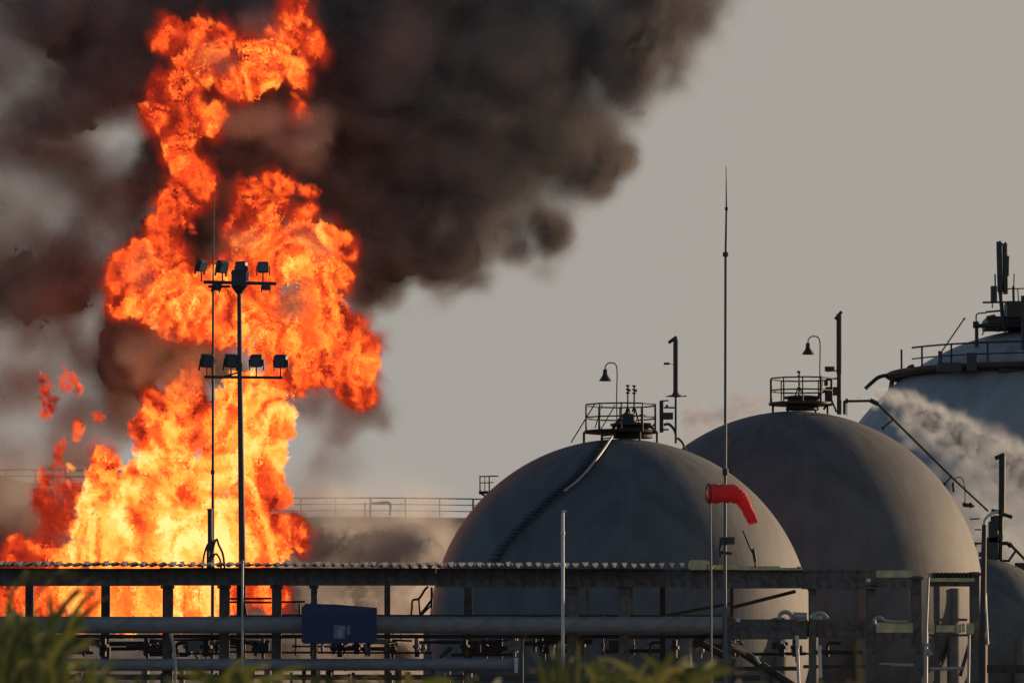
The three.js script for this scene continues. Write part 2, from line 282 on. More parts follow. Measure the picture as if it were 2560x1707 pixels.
{ // small sphere low on the right
  const t = sphereTank('gas_sphere', 'small dark round tank low at the right edge, behind the lamp post', 2452, 1617, 220, 345, M.shell, 8), d = t.d, r = t.root;
  const P = (x, y, dd = 0) => at(x, y, d + dd);
  part('vent_stack', [prod(2506, 1280, 2507, 1139, d, 0.192), prod(2512, 1136, 2489, 1146, d, 0.120), prod(2503, 1400, 2504, 1278, d, 0.132), prod(2480, 1276, 2505, 1281, d, 0.108), prod(2505, 1284, 2532, 1293, d, 0.108)], M.blackSteel, r);
  part('valve', [box(P(2484, 1330), 0.5, 1.2, 0.6), box(P(2482, 1372), 0.65, 1.3, 0.6), box(P(2492, 1306), 0.3, 0.8, 0.4), box(P(2497, 1342), 0.5, 0.3, 0.4), prod(2484, 1290, 2484, 1320, d, 0.144), prod(2490, 1322, 2505, 1322, d, 0.096), prod(2487, 1356, 2505, 1354, d, 0.096)], M.steel, r);
  part('spray_pipe', [prod(2506, 1358, 2522, 1358, d, 0.108), prod(2522, 1358, 2530, 1366, d, 0.144), prod(2528, 1362, 2575, 1410, d, 0.084), prod(2540, 1378, 2522, 1404, d, 0.072), prod(2500, 1402, 2526, 1402, d, 0.072), box(P(2552, 1418), 0.6, 0.5, 0.5)], M.blackSteel, r);
}

// ------------------------------------------------------------------ cylinder tanks far behind
{
  const d = 430, k = mpp(d), c = at(900, 1292, d + 24), R = 26, root = thing('storage_tank', 'wide pale cylindrical storage tank with railed rim, between the fire and the round tanks', 'storage tank', V(c.x, 0, c.z));
  const H = at(900, 1292, d - 2).y;
  part('wall', [uvScale(new THREE.CylinderGeometry(R, R, H, 96, 1), [30, 6]).translate(c.x, H / 2, c.z)], M.tank, root);
  for (const [y, w] of [[H - 0.95, 0.22], [H - 3.6, 0.12], [H - 6.3, 0.12], [H, 0.16]]) part('wind_girder', [new THREE.CylinderGeometry(R + w, R + w, 0.16, 96).translate(c.x, y - 0.1, c.z)], M.tank, root);
  const a0 = -1.1, a1 = 1.4, P = (a, y, rad = R) => V(c.x + Math.sin(a) * rad, y, c.z + Math.cos(a) * rad);
  const arc = (y, r) => tube([...Array(40).keys()].map((i) => P(mixn(a0, a1, i / 39), y)), r, 120, 5);
  parts('handrail', [arc(H + 1.35, 0.05), arc(H + 0.9, 0.035), arc(H + 0.45, 0.035)], M.steel, root);
  for (let i = 0; i <= 26; i++) part('rail_post', [rod(P(mixn(a0, a1, i / 26), H), P(mixn(a0, a1, i / 26), H + 1.4), i % 3 ? 0.04 : 0.07)], M.steel, root);
  const q = P(0.02, H);
  parts('gauge_pipe', [rod(at(912, 1292, d), at(912, 1256, d), 0.07), rod(at(925, 1292, d), at(925, 1258, d), 0.07), tube([at(925, 1258, d), at(940, 1258, d), at(968, 1256, d), at(975, 1260, d), at(974, 1288, d)], 0.09, 40)], M.blackSteel, root);
  // spiral stair, standing off the wall, with its light railing
  const st = [], n = 34;
  for (let i = 0; i < n; i++) { const a = mixn(-0.28, 0.1, i / n), y = mixn(H - 3.5, 1, i / n); part('stair_tread', [box(P(a, y, R + 0.45), 0.9, 0.08, 0.8, 0, a)], M.tank, root); }
  part('stair_handrail', [tube([...Array(20).keys()].map((i) => P(mixn(-0.28, 0.1, i / 19), mixn(H - 3.5, 1, i / 19) + 1.1, R + 0.9)), 0.06, 60)], M.galvanised, root);
}
{
  const d = 345, c = at(-70, 1240, d + 8), R = 6.6, top = at(-70, 1186, d + 8).y, eave = at(200, 1262, d).y;
  const root = thing('domed_tank', 'dark maroon dome-roofed tank at the left edge, beside the fire', 'storage tank', V(c.x, 0, c.z));
  part('wall', [new THREE.CylinderGeometry(R, R, eave, 64, 1).translate(c.x, eave / 2, c.z)], M.tankShadedRed, root);
  const rise = top - eave, RR = (R * R + rise * rise) / (2 * rise), th = Math.asin(R / RR);
  part('dome_roof', [new THREE.SphereGeometry(RR, 64, 16, 0, Math.PI * 2, 0, th).translate(c.x, top - RR, c.z), new THREE.CylinderGeometry(R + 0.1, R + 0.1, 0.2, 64).translate(c.x, eave, c.z)], M.tankShadedRed, root);
}
{
  const d = 520, c = at(60, 1204, d + 20), R = 20, H = at(60, 1206, d).y, root = thing('storage_tank', 'far storage tank with a railed rim, half hidden by smoke at the left edge', 'storage tank', V(c.x, 0, c.z));
  part('wall', [new THREE.CylinderGeometry(R, R, H, 80, 1).translate(c.x, H / 2, c.z)], M.tank, root);
  const P = (a, y) => V(c.x + Math.sin(a) * R, y, c.z + Math.cos(a) * R);
  parts('handrail', [1.1, 0.55].map((y) => tube([...Array(40).keys()].map((i) => P(mixn(-1.3, 1.3, i / 39), H + y)), 0.07, 90, 5)), M.steel, root);
  for (let i = 0; i <= 20; i++) part('rail_post', [rod(P(mixn(-1.3, 1.3, i / 20), H), P(mixn(-1.3, 1.3, i / 20), H + 1.1), 0.06)], M.steel, root);
}

// ------------------------------------------------------------------ pipe rack across the foreground
const RD = 200, RK = mpp(RD);
{
  const rack = thing('pipe_rack', 'long dark pipe rack under a corrugated roof edge, running across the whole foreground', 'pipe rack', at(1000, 2000, RD + 2).setY(0));
  // corrugated roof sheets, each about a metre wide, falling towards the viewer
  const wave = 24 * RK, per = 4;
  for (let s = 0; s < 18; s++) {
    const x0 = -60 + s * 24 * per - 6, px1 = Math.min(x0 + 24 * per, 1726), n = Math.max(2, Math.round((px1 - x0) / 2)), rows = [0, 4.4];
    if (px1 - x0 < 6) continue;
    const pos = [], uv = [], idx = [], dip = rr(-0.018, 0.018), slip = rr(-0.06, 0.06), rise = 0.26 + rr(-0.03, 0.03), amp = rr(0.038, 0.055);
    for (const side of [0, -0.012]) for (const r of rows) for (let i = 0; i <= n; i++) {
      const px = mixn(x0, px1 + 3, i / n), ph = (px - x0) / 24 * Math.PI * 2, c = at(px, mixn(1412, 1418, clamp(px / 1700)), RD - 1 + slip);
      const w = Math.max(-0.75, Math.cos(ph)) * amp;
      pos.push(c.x, c.y + w + dip + side + r / 4.4 * rise + (s % 2) * 0.006, c.z - r); uv.push(px * RK, r);
    }
    const m = n + 1;
    for (const o of [0, 2 * m]) for (let i = 0; i < n; i++) { const a = o + i, b = a + 1, c = a + m, e = b + m; o ? idx.push(a, c, b, b, c, e) : idx.push(a, b, c, b, e, c); }
    for (let i = 0; i < n; i++) { const a = i, b = i + 1, c = 2 * m + i, e = c + 1; idx.push(a, c, b, b, c, e); }
    const g = new THREE.BufferGeometry(); g.setAttribute('position', new THREE.Float32BufferAttribute(pos, 3)); g.setAttribute('uv', new THREE.Float32BufferAttribute(uv, 2)); g.setIndex(idx);
    const gg = g.toNonIndexed(); gg.computeVertexNormals();
    part('roof_sheet', [gg], M.roof, rack);
  }
  // pale clips in the troughs of the sheets
  for (let i = 0; i < 74; i++) {
    const x = -48 + 24 * i; if (x > 1716 || (x < 690 && rnd() < 0.45)) continue;
    const w = rr(6, 9), y = mixn(1403, 1408, x / 1700) + rr(-1.5, 1.5), d = RD - 1.1, k = mpp(d), c = at(x + rr(-2, 2), y, d), hgt = rr(9, 13) * k;
    const s = new THREE.Shape(); s.moveTo(-w * k, 0); s.lineTo(w * k, rr(-2, 2) * k); s.lineTo(w * 0.45 * k, -hgt); s.lineTo(-w * 0.3 * k, -hgt * rr(0.75, 1)); s.closePath();
    part('roof_clip', [new THREE.ExtrudeGeometry(s, { depth: 0.05, bevelEnabled: false }).translate(c.x, c.y, c.z)], M.clip, rack);
  }
  // upper fascia beams, slightly stepped, butted end to end
  for (const [x0, x1, y0, y1] of [[-70, 398, 1424, 1463], [398, 700, 1422, 1462], [700, 1090, 1423, 1462], [1090, 1415, 1424, 1466], [1415, 1730, 1425, 1466], [1730, 2006, 1425, 1469], [2006, 2192, 1426, 1471]])
    part('fascia_beam', [pbox(x0, y0, x1 - 1, y1, RD, 0.35), pbox(x0, y1 - 5, x1 - 1, y1 + 1, RD - 0.08, 0.3), pbox(x0, y0 - 3, x1 - 1, y0 + 2, RD - 0.06, 0.3)], M.beam, rack);
  part('roof_beam', [pbox(-70, 1432, 2190, 1452, RD + 4.2, 0.3)], M.beam, rack);
  for (let x = -40; x < 2180; x += 150) part('rafter', [pbox(x, 1428, x + 10, 1446, RD + 0.4, 3.7)], M.beam, rack);
  // end of the roof, its sunlight carried by the pale yellow colour
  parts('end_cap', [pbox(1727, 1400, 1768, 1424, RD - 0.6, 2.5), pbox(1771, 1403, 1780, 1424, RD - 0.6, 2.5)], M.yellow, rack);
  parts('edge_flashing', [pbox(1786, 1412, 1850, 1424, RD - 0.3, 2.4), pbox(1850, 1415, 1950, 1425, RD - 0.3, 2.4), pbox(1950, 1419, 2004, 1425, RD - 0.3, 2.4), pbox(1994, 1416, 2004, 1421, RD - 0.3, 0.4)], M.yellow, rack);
  // columns: front row, and some of the row behind
  for (const [x0, x1, y0, m] of [[404, 430, 1462, M.steel], [546, 572, 1462, M.steel], [678, 702, 1462, M.steel], [776, 791, 1462, M.steel], [1418, 1446, 1462, M.beam], [1548, 1573, 1462, M.beam], [1808, 1830, 1540, M.beam], [2024, 2042, 1465, M.beam], [2168, 2192, 1462, M.beam], [2280, 2306, 1440, M.beam], [2428, 2452, 1430, M.beam]])
    part('column', [pbox(x0, y0, x1, 2070, RD + 0.1, 0.3), pbox(x0 - 4, y0 + 2, x1 + 4, y0 + 8, RD, 0.42)], m, rack);
  for (const [x0, x1, d, m] of [[590, 612, 204.5, M.steel], [1462, 1474, 205, M.pipeGrey], [1574, 1583, 203, M.pipeGrey], [1650, 1664, 205, M.blackSteel], [1826, 1835, 204, M.steel], [960, 975, 205.5, M.beam], [1160, 1180, 205.5, M.beam], [250, 272, 206, M.steel], [60, 80, 206, M.steel], [2338, 2352, 204, M.beam]])
    part('column', [pbox(x0, 1462, x1, 2075, d, 0.3)], m, rack);
  // cross rails between the columns
  for (const [x0, y0, x1, y1] of [[572, 1497, 678, 1496], [572, 1505, 678, 1506], [572, 1540, 680, 1540], [702, 1505, 762, 1504], [702, 1538, 760, 1538], [612, 1516, 616, 1540], [748, 1508, 749, 1540], [430, 1600, 560, 1598], [430, 1634, 560, 1634], [702, 1631, 1080, 1632], [572, 1629, 680, 1630], [572, 1611, 600, 1611], [980, 1600, 1030, 1602]])
    part('cross_rail', [prod(x0, y0, x1, y1, RD + 1.2, 0.035)], M.blackSteel, rack);
  // small ladder and handrail beside the big tank
  part('ladder', [ptube([[1027, 1540], [1030, 1520], [1032, 1500], [1046, 1497], [1062, 1474], [1070, 1466]], RD + 2, 0.04), prod(1047, 1498, 1050, 1540, RD + 2, 0.035), prod(1050, 1538, 1079, 1500, RD + 2, 0.045), prod(1079, 1468, 1079, 1520, RD + 2, 0.04), prod(1055, 1536, 1079, 1512, RD + 2, 0.03)], M.blackSteel, rack);
  // diagonal braces; the thin upper ones are added as shadow bands on the near sphere
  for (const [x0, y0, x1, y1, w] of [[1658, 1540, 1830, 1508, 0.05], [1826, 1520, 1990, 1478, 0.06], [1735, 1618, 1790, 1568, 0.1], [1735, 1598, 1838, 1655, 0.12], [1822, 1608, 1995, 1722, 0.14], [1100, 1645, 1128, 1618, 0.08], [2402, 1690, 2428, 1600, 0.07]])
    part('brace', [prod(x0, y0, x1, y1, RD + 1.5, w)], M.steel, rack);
  parts('brace', [prod(1822, 1610, 1866, 1634, RD + 1.2, 0.07), prod(1886, 1640, 1900, 1660, RD + 1.2, 0.06)], M.galvanised, rack);
  // walkway bay at the right end, sunlight painted into its yellow boards
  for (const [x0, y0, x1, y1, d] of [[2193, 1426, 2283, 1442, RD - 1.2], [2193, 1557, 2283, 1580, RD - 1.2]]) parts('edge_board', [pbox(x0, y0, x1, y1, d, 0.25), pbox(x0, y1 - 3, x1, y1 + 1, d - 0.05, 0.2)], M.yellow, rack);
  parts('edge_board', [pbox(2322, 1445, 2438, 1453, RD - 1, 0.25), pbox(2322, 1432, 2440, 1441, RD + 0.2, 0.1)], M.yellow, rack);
  for (let i = 0; i < 11; i++) part('roof_rib', [pbox(2335 + i * 9.4, 1431, 2340 + i * 9.4, 1446, RD - 0.6, 1.2)], M.roof, rack);
  part('fascia_beam', [pbox(2192, 1444, 2284, 1467, RD, 0.35), pbox(2322, 1454, 2438, 1465, RD, 0.35)], M.beam, rack);
  parts('floor_beam', [pbox(2192, 1581, 2284, 1594, RD, 0.3), pbox(2322, 1585, 2436, 1590, RD, 0.3), pbox(2338, 1546, 2420, 1552, RD, 0.2)], M.beam, rack);
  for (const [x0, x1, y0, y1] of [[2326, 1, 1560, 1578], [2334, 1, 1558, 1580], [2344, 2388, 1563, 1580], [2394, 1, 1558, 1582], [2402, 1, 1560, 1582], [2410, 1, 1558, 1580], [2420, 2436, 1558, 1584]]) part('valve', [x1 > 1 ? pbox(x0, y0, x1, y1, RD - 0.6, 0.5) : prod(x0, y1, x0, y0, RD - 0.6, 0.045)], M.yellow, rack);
  parts('handrail', [ptube([[2188, 1560], [2188, 1548], [2194, 1544], [2204, 1545], [2212, 1551], [2230, 1554], [2270, 1554]], RD - 1.3, 0.05, 40), prod(2200, 1660, 2230, 1660, RD - 1, 0.04), prod(2230, 1662, 2286, 1663, RD - 1, 0.055), prod(2326, 1672, 2410, 1671, RD - 1, 0.06)], M.galvanised, rack);
  // deck blocks at the right of the middle level
  parts('deck_beam', [pbox(1806, 1548, 2020, 1597, RD + 0.2, 0.5), pbox(2020, 1552, 2168, 1592, RD + 0.6, 0.5)], M.beam, rack);
  parts('floor_beam', [pbox(1825, 1666, 2000, 1676, RD + 1, 0.3), pbox(1690, 1668, 1830, 1690, RD + 2, 0.5), pbox(2010, 1662, 2180, 1670, RD + 1.4, 0.3), pbox(2462, 1662, 2640, 1682, RD + 3, 0.4)], M.darkConcrete, rack);
}
// the pipes that lie on it
{
  const pipe = (label, x0, y0, x1, y1, d, r, m, joints) => {
    const t = thing('rack_pipe', label, 'pipe', at(x0, y0, d), 'pipes on the rack');
    part('pipe', [prod(x0, y0, x1, y1, d, r, d, r, 20)], m, t);
    for (const x of joints) part('pipe_band', [prod(x, mixn(y0, y1, (x - x0) / (x1 - x0)), x + 5, mixn(y0, y1, (x + 5 - x0) / (x1 - x0)), d, r + 0.018, d, r + 0.018, 20)], m, t);
  };
  pipe('thick grey insulated pipe along the middle of the rack, below the row of fire-lit openings', -80, 1562, 1806, 1563, RD - 0.5, 21 * RK, M.pipeGrey, [120, 330, 520, 730, 980, 1230, 1402, 1508, 1700]);
  pipe('blue-grey pipe low on the rack, under the blue sign', -80, 1662, 1296, 1661, RD - 0.4, 15 * RK, M.pipeBlue, [200, 440, 640, 860, 1110, 1270]);
  pipe('thin pipe at the lower edge of the thick grey pipe', -80, 1591, 1806, 1591, RD + 0.4, 5 * RK, M.blackSteel, [300, 640, 1000, 1380]);
  pipe('thin dark pipe along the top edge of the thick grey pipe', 700, 1540, 1806, 1541, RD + 0.5, 4 * RK, M.blackSteel, [900, 1200, 1500]);
  pipe('dark pipe at the very bottom edge of the picture behind the reeds', -80, 1692, 1900, 1694, RD + 2.5, 7 * RK, M.beam, [200, 700, 1200, 1600]);
  // clutter of small plant between the levels
  const spots = [];
  for (let i = 0; i < 70; i++) spots.push([rr(90, 2170), rr(1594, 1600), rr(1630, 1645), RD + rr(1.5, 7)]);
  const lots = thing('pipe_manifold', 'tangle of small dark pipes and valves between the two lower pipes of the rack', 'pipework', at(1000, 1640, RD + 4));
  for (const [x, y0, y1, d] of spots) {
    const k = rnd(), m = rnd() < 0.25 ? M.pipeGrey : M.blackSteel, w = rr(0.03, 0.13);
    if (k < 0.4) part('riser', [prod(x, y1, x, y0, d, w), flange(at(x, mixn(y0, y1, 0.4), d), w * 1.7, 0.06), flange(at(x, mixn(y0, y1, 0.48), d), w * 1.7, 0.06)], m, lots);
    else if (k < 0.62) part('valve', [prod(x, y1, x, y0 + 12, d, 0.05), ball(at(x, mixn(y0, y1, 0.6), d), 0.14), new THREE.TorusGeometry(0.16, 0.03, 6, 14).rotateX(Math.PI / 2 - 0.3).translate(...at(x, y0 + 12, d).toArray())], m, lots);
    else if (k < 0.82) { const L = rr(18, 60); part('elbow', [ptube([[x, y1], [x, y0 + 14], [x + 6, y0 + 8], [x + L, y0 + 8]], d, w * 0.8, 24)], m, lots); }
    else part('valve_box', [box(at(x, mixn(y0, y1, 0.5), d), rr(0.3, 1.1), rr(0.15, 0.45), 0.4), prod(x, y1 + 10, x, y0, d, 0.05)], m, lots);
  }
  for (let i = 0; i < 26; i++) { const x = rr(60, 2170), d = RD + rr(1.5, 7), L = rr(40, 190), y = rr(1600, 1640); part('branch_pipe', [prod(x, y, x + L, y + rr(-2, 2), d, rr(0.03, 0.09))], M.blackSteel, lots); }
  for (let i = 0; i < 30; i++) { const x = rr(90, 1250), d = RD + rr(1.5, 7); part('riser', [prod(x, 1712, x, rr(1672, 1686), d, rr(0.04, 0.16))], rnd() < 0.3 ? M.pipeGrey : M.blackSteel, lots); }
  // sunlit pipe bends on the right part of the deck
  const bends = thing('pipe_bends', 'small row of sunlit pipe bends on the dark deck right of the near round tank', 'pipework', at(2000, 1548, RD - 0.4));
  part('bend', [ptube([[1947, 1548], [1953, 1534], [1966, 1530], [1978, 1537], [1981, 1549]], RD - 0.4, 0.07, 24)], M.galvanised, bends);
  parts('pipe', [prod(1984, 1540, 2018, 1541, RD - 0.4, 0.13), prod(1993, 1549, 2014, 1549, RD - 0.4, 0.06)], M.galvanised, bends);
  parts('bend', [ptube([[2030, 1547], [2036, 1536], [2050, 1533], [2062, 1538], [2070, 1547]], RD - 0.4, 0.075, 24), box(at(2046, 1543, RD - 0.4), 0.32, 0.13, 0.2)], M.galvanised, bends);
  const stub = (x0, y0, x1, y1, r, label) => { const t = thing('standpipe', label, 'standpipe', at(x1, y1, RD - 0.8)); part('pipe', [prod(x1, y1, x0, y0, RD - 0.8, r)], M.white, t); part('cap', [flange(at(x0, y0 + 1, RD - 0.8), r * 1.25, 0.12), flange(at(x0, y0 + 20, RD - 0.8), r * 1.3, 0.05)], M.white, t); };
  stub(1993, 1592, 1998, 1715, 0.055, 'thin white standpipe under the pipe bends, left one of the pair');
  stub(2050, 1617, 2052, 1694, 0.06, 'short white standpipe right of the taller one under the pipe bends');
  stub(1290, 1648, 1290, 1682, 0.055, 'very short white pipe stub at the end of the low blue-grey pipe');
  const lamp = (px, py, label) => { const t = thing('junction_box', label, 'junction box', at(px, py, RD - 0.5)); part('housing', [box(at(px, py, RD - 0.5), 0.16, 0.13, 0.14)], M.galvanised, t); part('cover', [box(at(px, py, RD - 0.5).add(V(0, 0, 0.08)), 0.12, 0.1, 0.03)], M.white, t); };
  lamp(2172, 1451, 'small white box on the top beam above the gap right of the near tank');
  lamp(1846, 1550, 'tiny pale box at the left end of the dark deck');
  lamp(1958, 1605, 'small pale round fitting under the dark deck');
}
// blue sign on the rack
{
  const D = RD - 1.6, t = thing('blue_sign', 'plain dark blue board with a small pale badge, hung on the pipe rack', 'sign', at(848, 1560, D));
  const tex = canvasTex(1024, 512, (g, w, h) => {
    g.fillStyle = '#fff'; g.fillRect(0, 0, w, h);
    g.fillStyle = 'rgb(205,212,226)'; g.fillRect(0, 0, w, h);
    g.filter = 'blur(6px)';
    g.fillStyle = 'rgba(255,255,255,0.9)'; for (const [x, y, ww] of [[90, 62, 330], [490, 58, 110], [640, 56, 280]]) g.fillRect(x, y, ww, 34);
    g.filter = 'none';
  });
  const k = mpp(D), c = at(848, 1559, D);
  const sh = new THREE.Shape(); const W = 186 * k / 2, Hh = 98 * k / 2;
  sh.moveTo(-W + 0.06, -Hh); sh.lineTo(W - 0.1, -Hh + 0.02); sh.lineTo(W, -Hh + 0.12); sh.lineTo(W, Hh - 0.14); sh.lineTo(-W * 0.05, Hh - 0.03); sh.lineTo(-W + 0.12, Hh); sh.lineTo(-W, Hh - 0.12); sh.lineTo(-W, -Hh + 0.06); sh.closePath();
  const g = new THREE.ExtrudeGeometry(sh, { depth: 0.06, bevelEnabled: true, bevelSize: 0.015, bevelThickness: 0.015, bevelSegments: 1 }); const u = g.attributes.uv; for (let i = 0; i < u.count; i++) u.setXY(i, u.getX(i) / (2 * W) + 0.5, u.getY(i) / (2 * Hh) + 0.5);
  part('board', [g.translate(c.x, c.y, c.z)], mat(0.045, 0.065, 0.16, 0.6, { map: tex }), t);
  const b = at(848, 1580, D).add(V(0, 0, 0.085));
  parts('badge', [box(b, 0.38, 0.44, 0.02), box(b.clone().add(V(0.3, 0.06, 0)), 0.12, 0.3, 0.02)], mat(0.2, 0.2, 0.27, 0.7), t);
  parts('badge', [box(b.clone().add(V(0.02, -0.05, 0.014)), 0.16, 0.26, 0.012), box(b.clone().add(V(0.1, 0.13, 0.014)), 0.2, 0.06, 0.012)], mat(0.36, 0.35, 0.42, 0.7), t);
  parts('bracket', [pbox(775, 1508, 782, 1640, D + 0.4, 0.1), pbox(918, 1518, 925, 1640, D + 0.4, 0.1)], M.blackSteel, t);
}

// ------------------------------------------------------------------ masts, lamp posts, windsock
{
  const D = 208, k = mpp(D), P = (x, y, dd = 0) => at(x, y, D + dd);
  const base = at(606, 1700, D).setY(0), t = thing('floodlight_mast', 'tall dark floodlight mast with two tiers of square lamps, standing before the flames', 'light mast', base);
  part('mast', [rod(base, P(605, 1410), 0.13, 0.125, 14), rod(P(605, 1410), P(599, 940), 0.125, 0.09, 14), rod(P(599, 940), P(597, 690), 0.09, 0.075, 14)], M.steel, t);
  // one floodlight: deep housing, cooling fins, glass face, stirrup
  const flood = (px, py, s, yaw, pitch, up2) => {
    const c = P(px, py), g = (w, h, d, x, y, z) => new THREE.BoxGeometry(w, h, d).translate(x, y, z), q = new THREE.Matrix4().makeRotationFromEuler(new THREE.Euler(pitch, yaw, 0, 'YXZ')).setPosition(c);
    const shell = new THREE.ExtrudeGeometry((() => { const a = new THREE.Shape(), w = s / 2, r = s * 0.1; a.moveTo(-w + r, -w); a.lineTo(w - r, -w); a.lineTo(w, -w + r); a.lineTo(w, w - r); a.lineTo(w - r, w); a.lineTo(-w + r, w); a.lineTo(-w, w - r); a.lineTo(-w, -w + r); a.closePath(); return a; })(), { depth: s * 0.3, bevelEnabled: true, bevelSize: s * 0.05, bevelThickness: s * 0.12, bevelSegments: 2 });
    const house = part('floodlight', [shell.translate(0, 0, -s * 0.2).applyMatrix4(q), g(s * 0.5, s * 0.4, s * 0.3, 0, 0, -s * 0.4).applyMatrix4(q)], M.lampBody, t);
    part('glass', [g(s * 0.86, s * 0.86, 0.02, 0, 0, s * 0.235).applyMatrix4(q)], M.glass, house);
    parts('stirrup', [g(0.04, s * 0.95, 0.06, -s * 0.62, -s * 0.35, 0).applyMatrix4(q), g(0.04, s * 0.95, 0.06, s * 0.62, -s * 0.35, 0).applyMatrix4(q), g(s * 1.24, 0.04, 0.06, 0, -s * 0.82, 0).applyMatrix4(q)].slice(0, 2), M.steel, house);
    part('lamp_stem', [rod(V(c.x, c.y, c.z), P(px + (up2 ? 0 : 0), up2, 0), 0.028)], M.steel, t);
  };
  // upper tier
  parts('crossarm', [prod(508, 705, 690, 709, D, 0.06), prod(508, 705, 690, 709, D + 0.5, 0.05), prod(520, 716, 575, 716, D, 0.045)], M.steel, t);
  part('mast_head', [box(P(597, 700), 0.52, 0.5, 0.5), new THREE.CylinderGeometry(0.3, 0.1, 0.28, 12).translate(...P(597, 724).toArray()), new THREE.CylinderGeometry(0.26, 0.3, 0.12, 12).translate(...P(597, 680).toArray())], M.lampBody, t);
  part('mast_head', [box(P(618, 690, -0.2), 0.1, 0.3, 0.2)], M.galvanised, t, 'pale box on the mast head, sunlight put into its colour');  // paler metal paints the lit side of the head
  flood(503, 664, 0.38, 0.9, 0.35, 704); flood(555, 667, 0.4, 0.8, 0.3, 705); flood(602, 668, 0.38, -0.5, 0.1, 706); flood(657, 668, 0.36, 0.05, 0.05, 708);
  flood(542, 716, 0.26, 0.6, 0.6, 705); flood(664, 716, 0.24, 0.2, 0.3, 708);
  // lower tier
  part('crossarm', [prod(510, 942, 706, 944, D, 0.05), prod(552, 943, 600, 930, D, 0.03)], M.steel, t);
  flood(517, 902, 0.42, 0.55, 0.35, 942); flood(577, 902, 0.42, 0.5, 0.3, 943); flood(640, 902, 0.4, -0.15, 0.25, 943); flood(701, 903, 0.42, -0.3, 0.25, 944);
}
{
  const D = 212, base = at(530, 1700, D).setY(0), t = thing('lightning_mast', 'thin dark lightning rod just left of the floodlight mast', 'mast', base), P = (x, y) => at(x, y, D);
  part('mast', [rod(base, P(531, 1400), 0.07, 0.06), rod(P(531, 1400), P(532, 700), 0.055, 0.04), rod(P(532, 700), P(534, 480), 0.03, 0.012)], M.steel, t);
  parts('joint', [flange(P(531, 1180), 0.075, 0.14), flange(P(532, 720), 0.06, 0.14)], M.steel, t);
}
{
  const D = 203, base = at(525, 1424, D), t = thing('vent_pipe', 'short dark vent pipe with two curved side pipes, on the roof edge before the flames', 'vent pipe', base);
  part('pipe', [prod(525, 1424, 524, 1272, D, 0.085), flange(at(524, 1274, D), 0.1, 0.06), prod(519, 1360, 519, 1420, D - 0.2, 0.05)], M.steel, t);
  parts('loop', [ptube([[505, 1424], [509, 1390], [516, 1366], [523, 1356]], D, 0.035), ptube([[561, 1424], [556, 1384], [546, 1362], [540, 1346], [534, 1362], [530, 1384]], D, 0.04), ptube([[534, 1420], [530, 1400], [538, 1384], [548, 1396], [552, 1420]], D, 0.035)], M.steel, t);
}
{
  const D = 196, base = at(1816, 1700, D).setY(0), t = thing('lightning_mast', 'very tall thin lightning rod between the two big round tanks', 'mast', base), P = (x, y) => at(x, y, D);
  part('mast', [rod(base, P(1813, 1424), 0.06, 0.055), rod(P(1813, 1424), P(1814, 1100), 0.055, 0.05), rod(P(1814, 1100), P(1815, 640), 0.05, 0.048), rod(P(1815, 640), P(1817, 520), 0.045, 0.035), rod(P(1817, 520), P(1816, 415), 0.032, 0.012)], M.poleGrey, t);
  parts('joint', [flange(P(1815, 636), 0.1, 0.14), flange(P(1817, 522), 0.06, 0.1), flange(P(1814, 1180), 0.1, 0.2)], M.steel, t);
  parts('clamp', [box(P(1818, 1352), 0.5, 0.22, 0.2), box(P(1826, 1347), 0.2, 0.12, 0.16), prod(1800, 1380, 1830, 1384, D, 0.05), ptube([[1806, 1352], [1800, 1372], [1802, 1392]], D, 0.05)], M.steel, t);
}
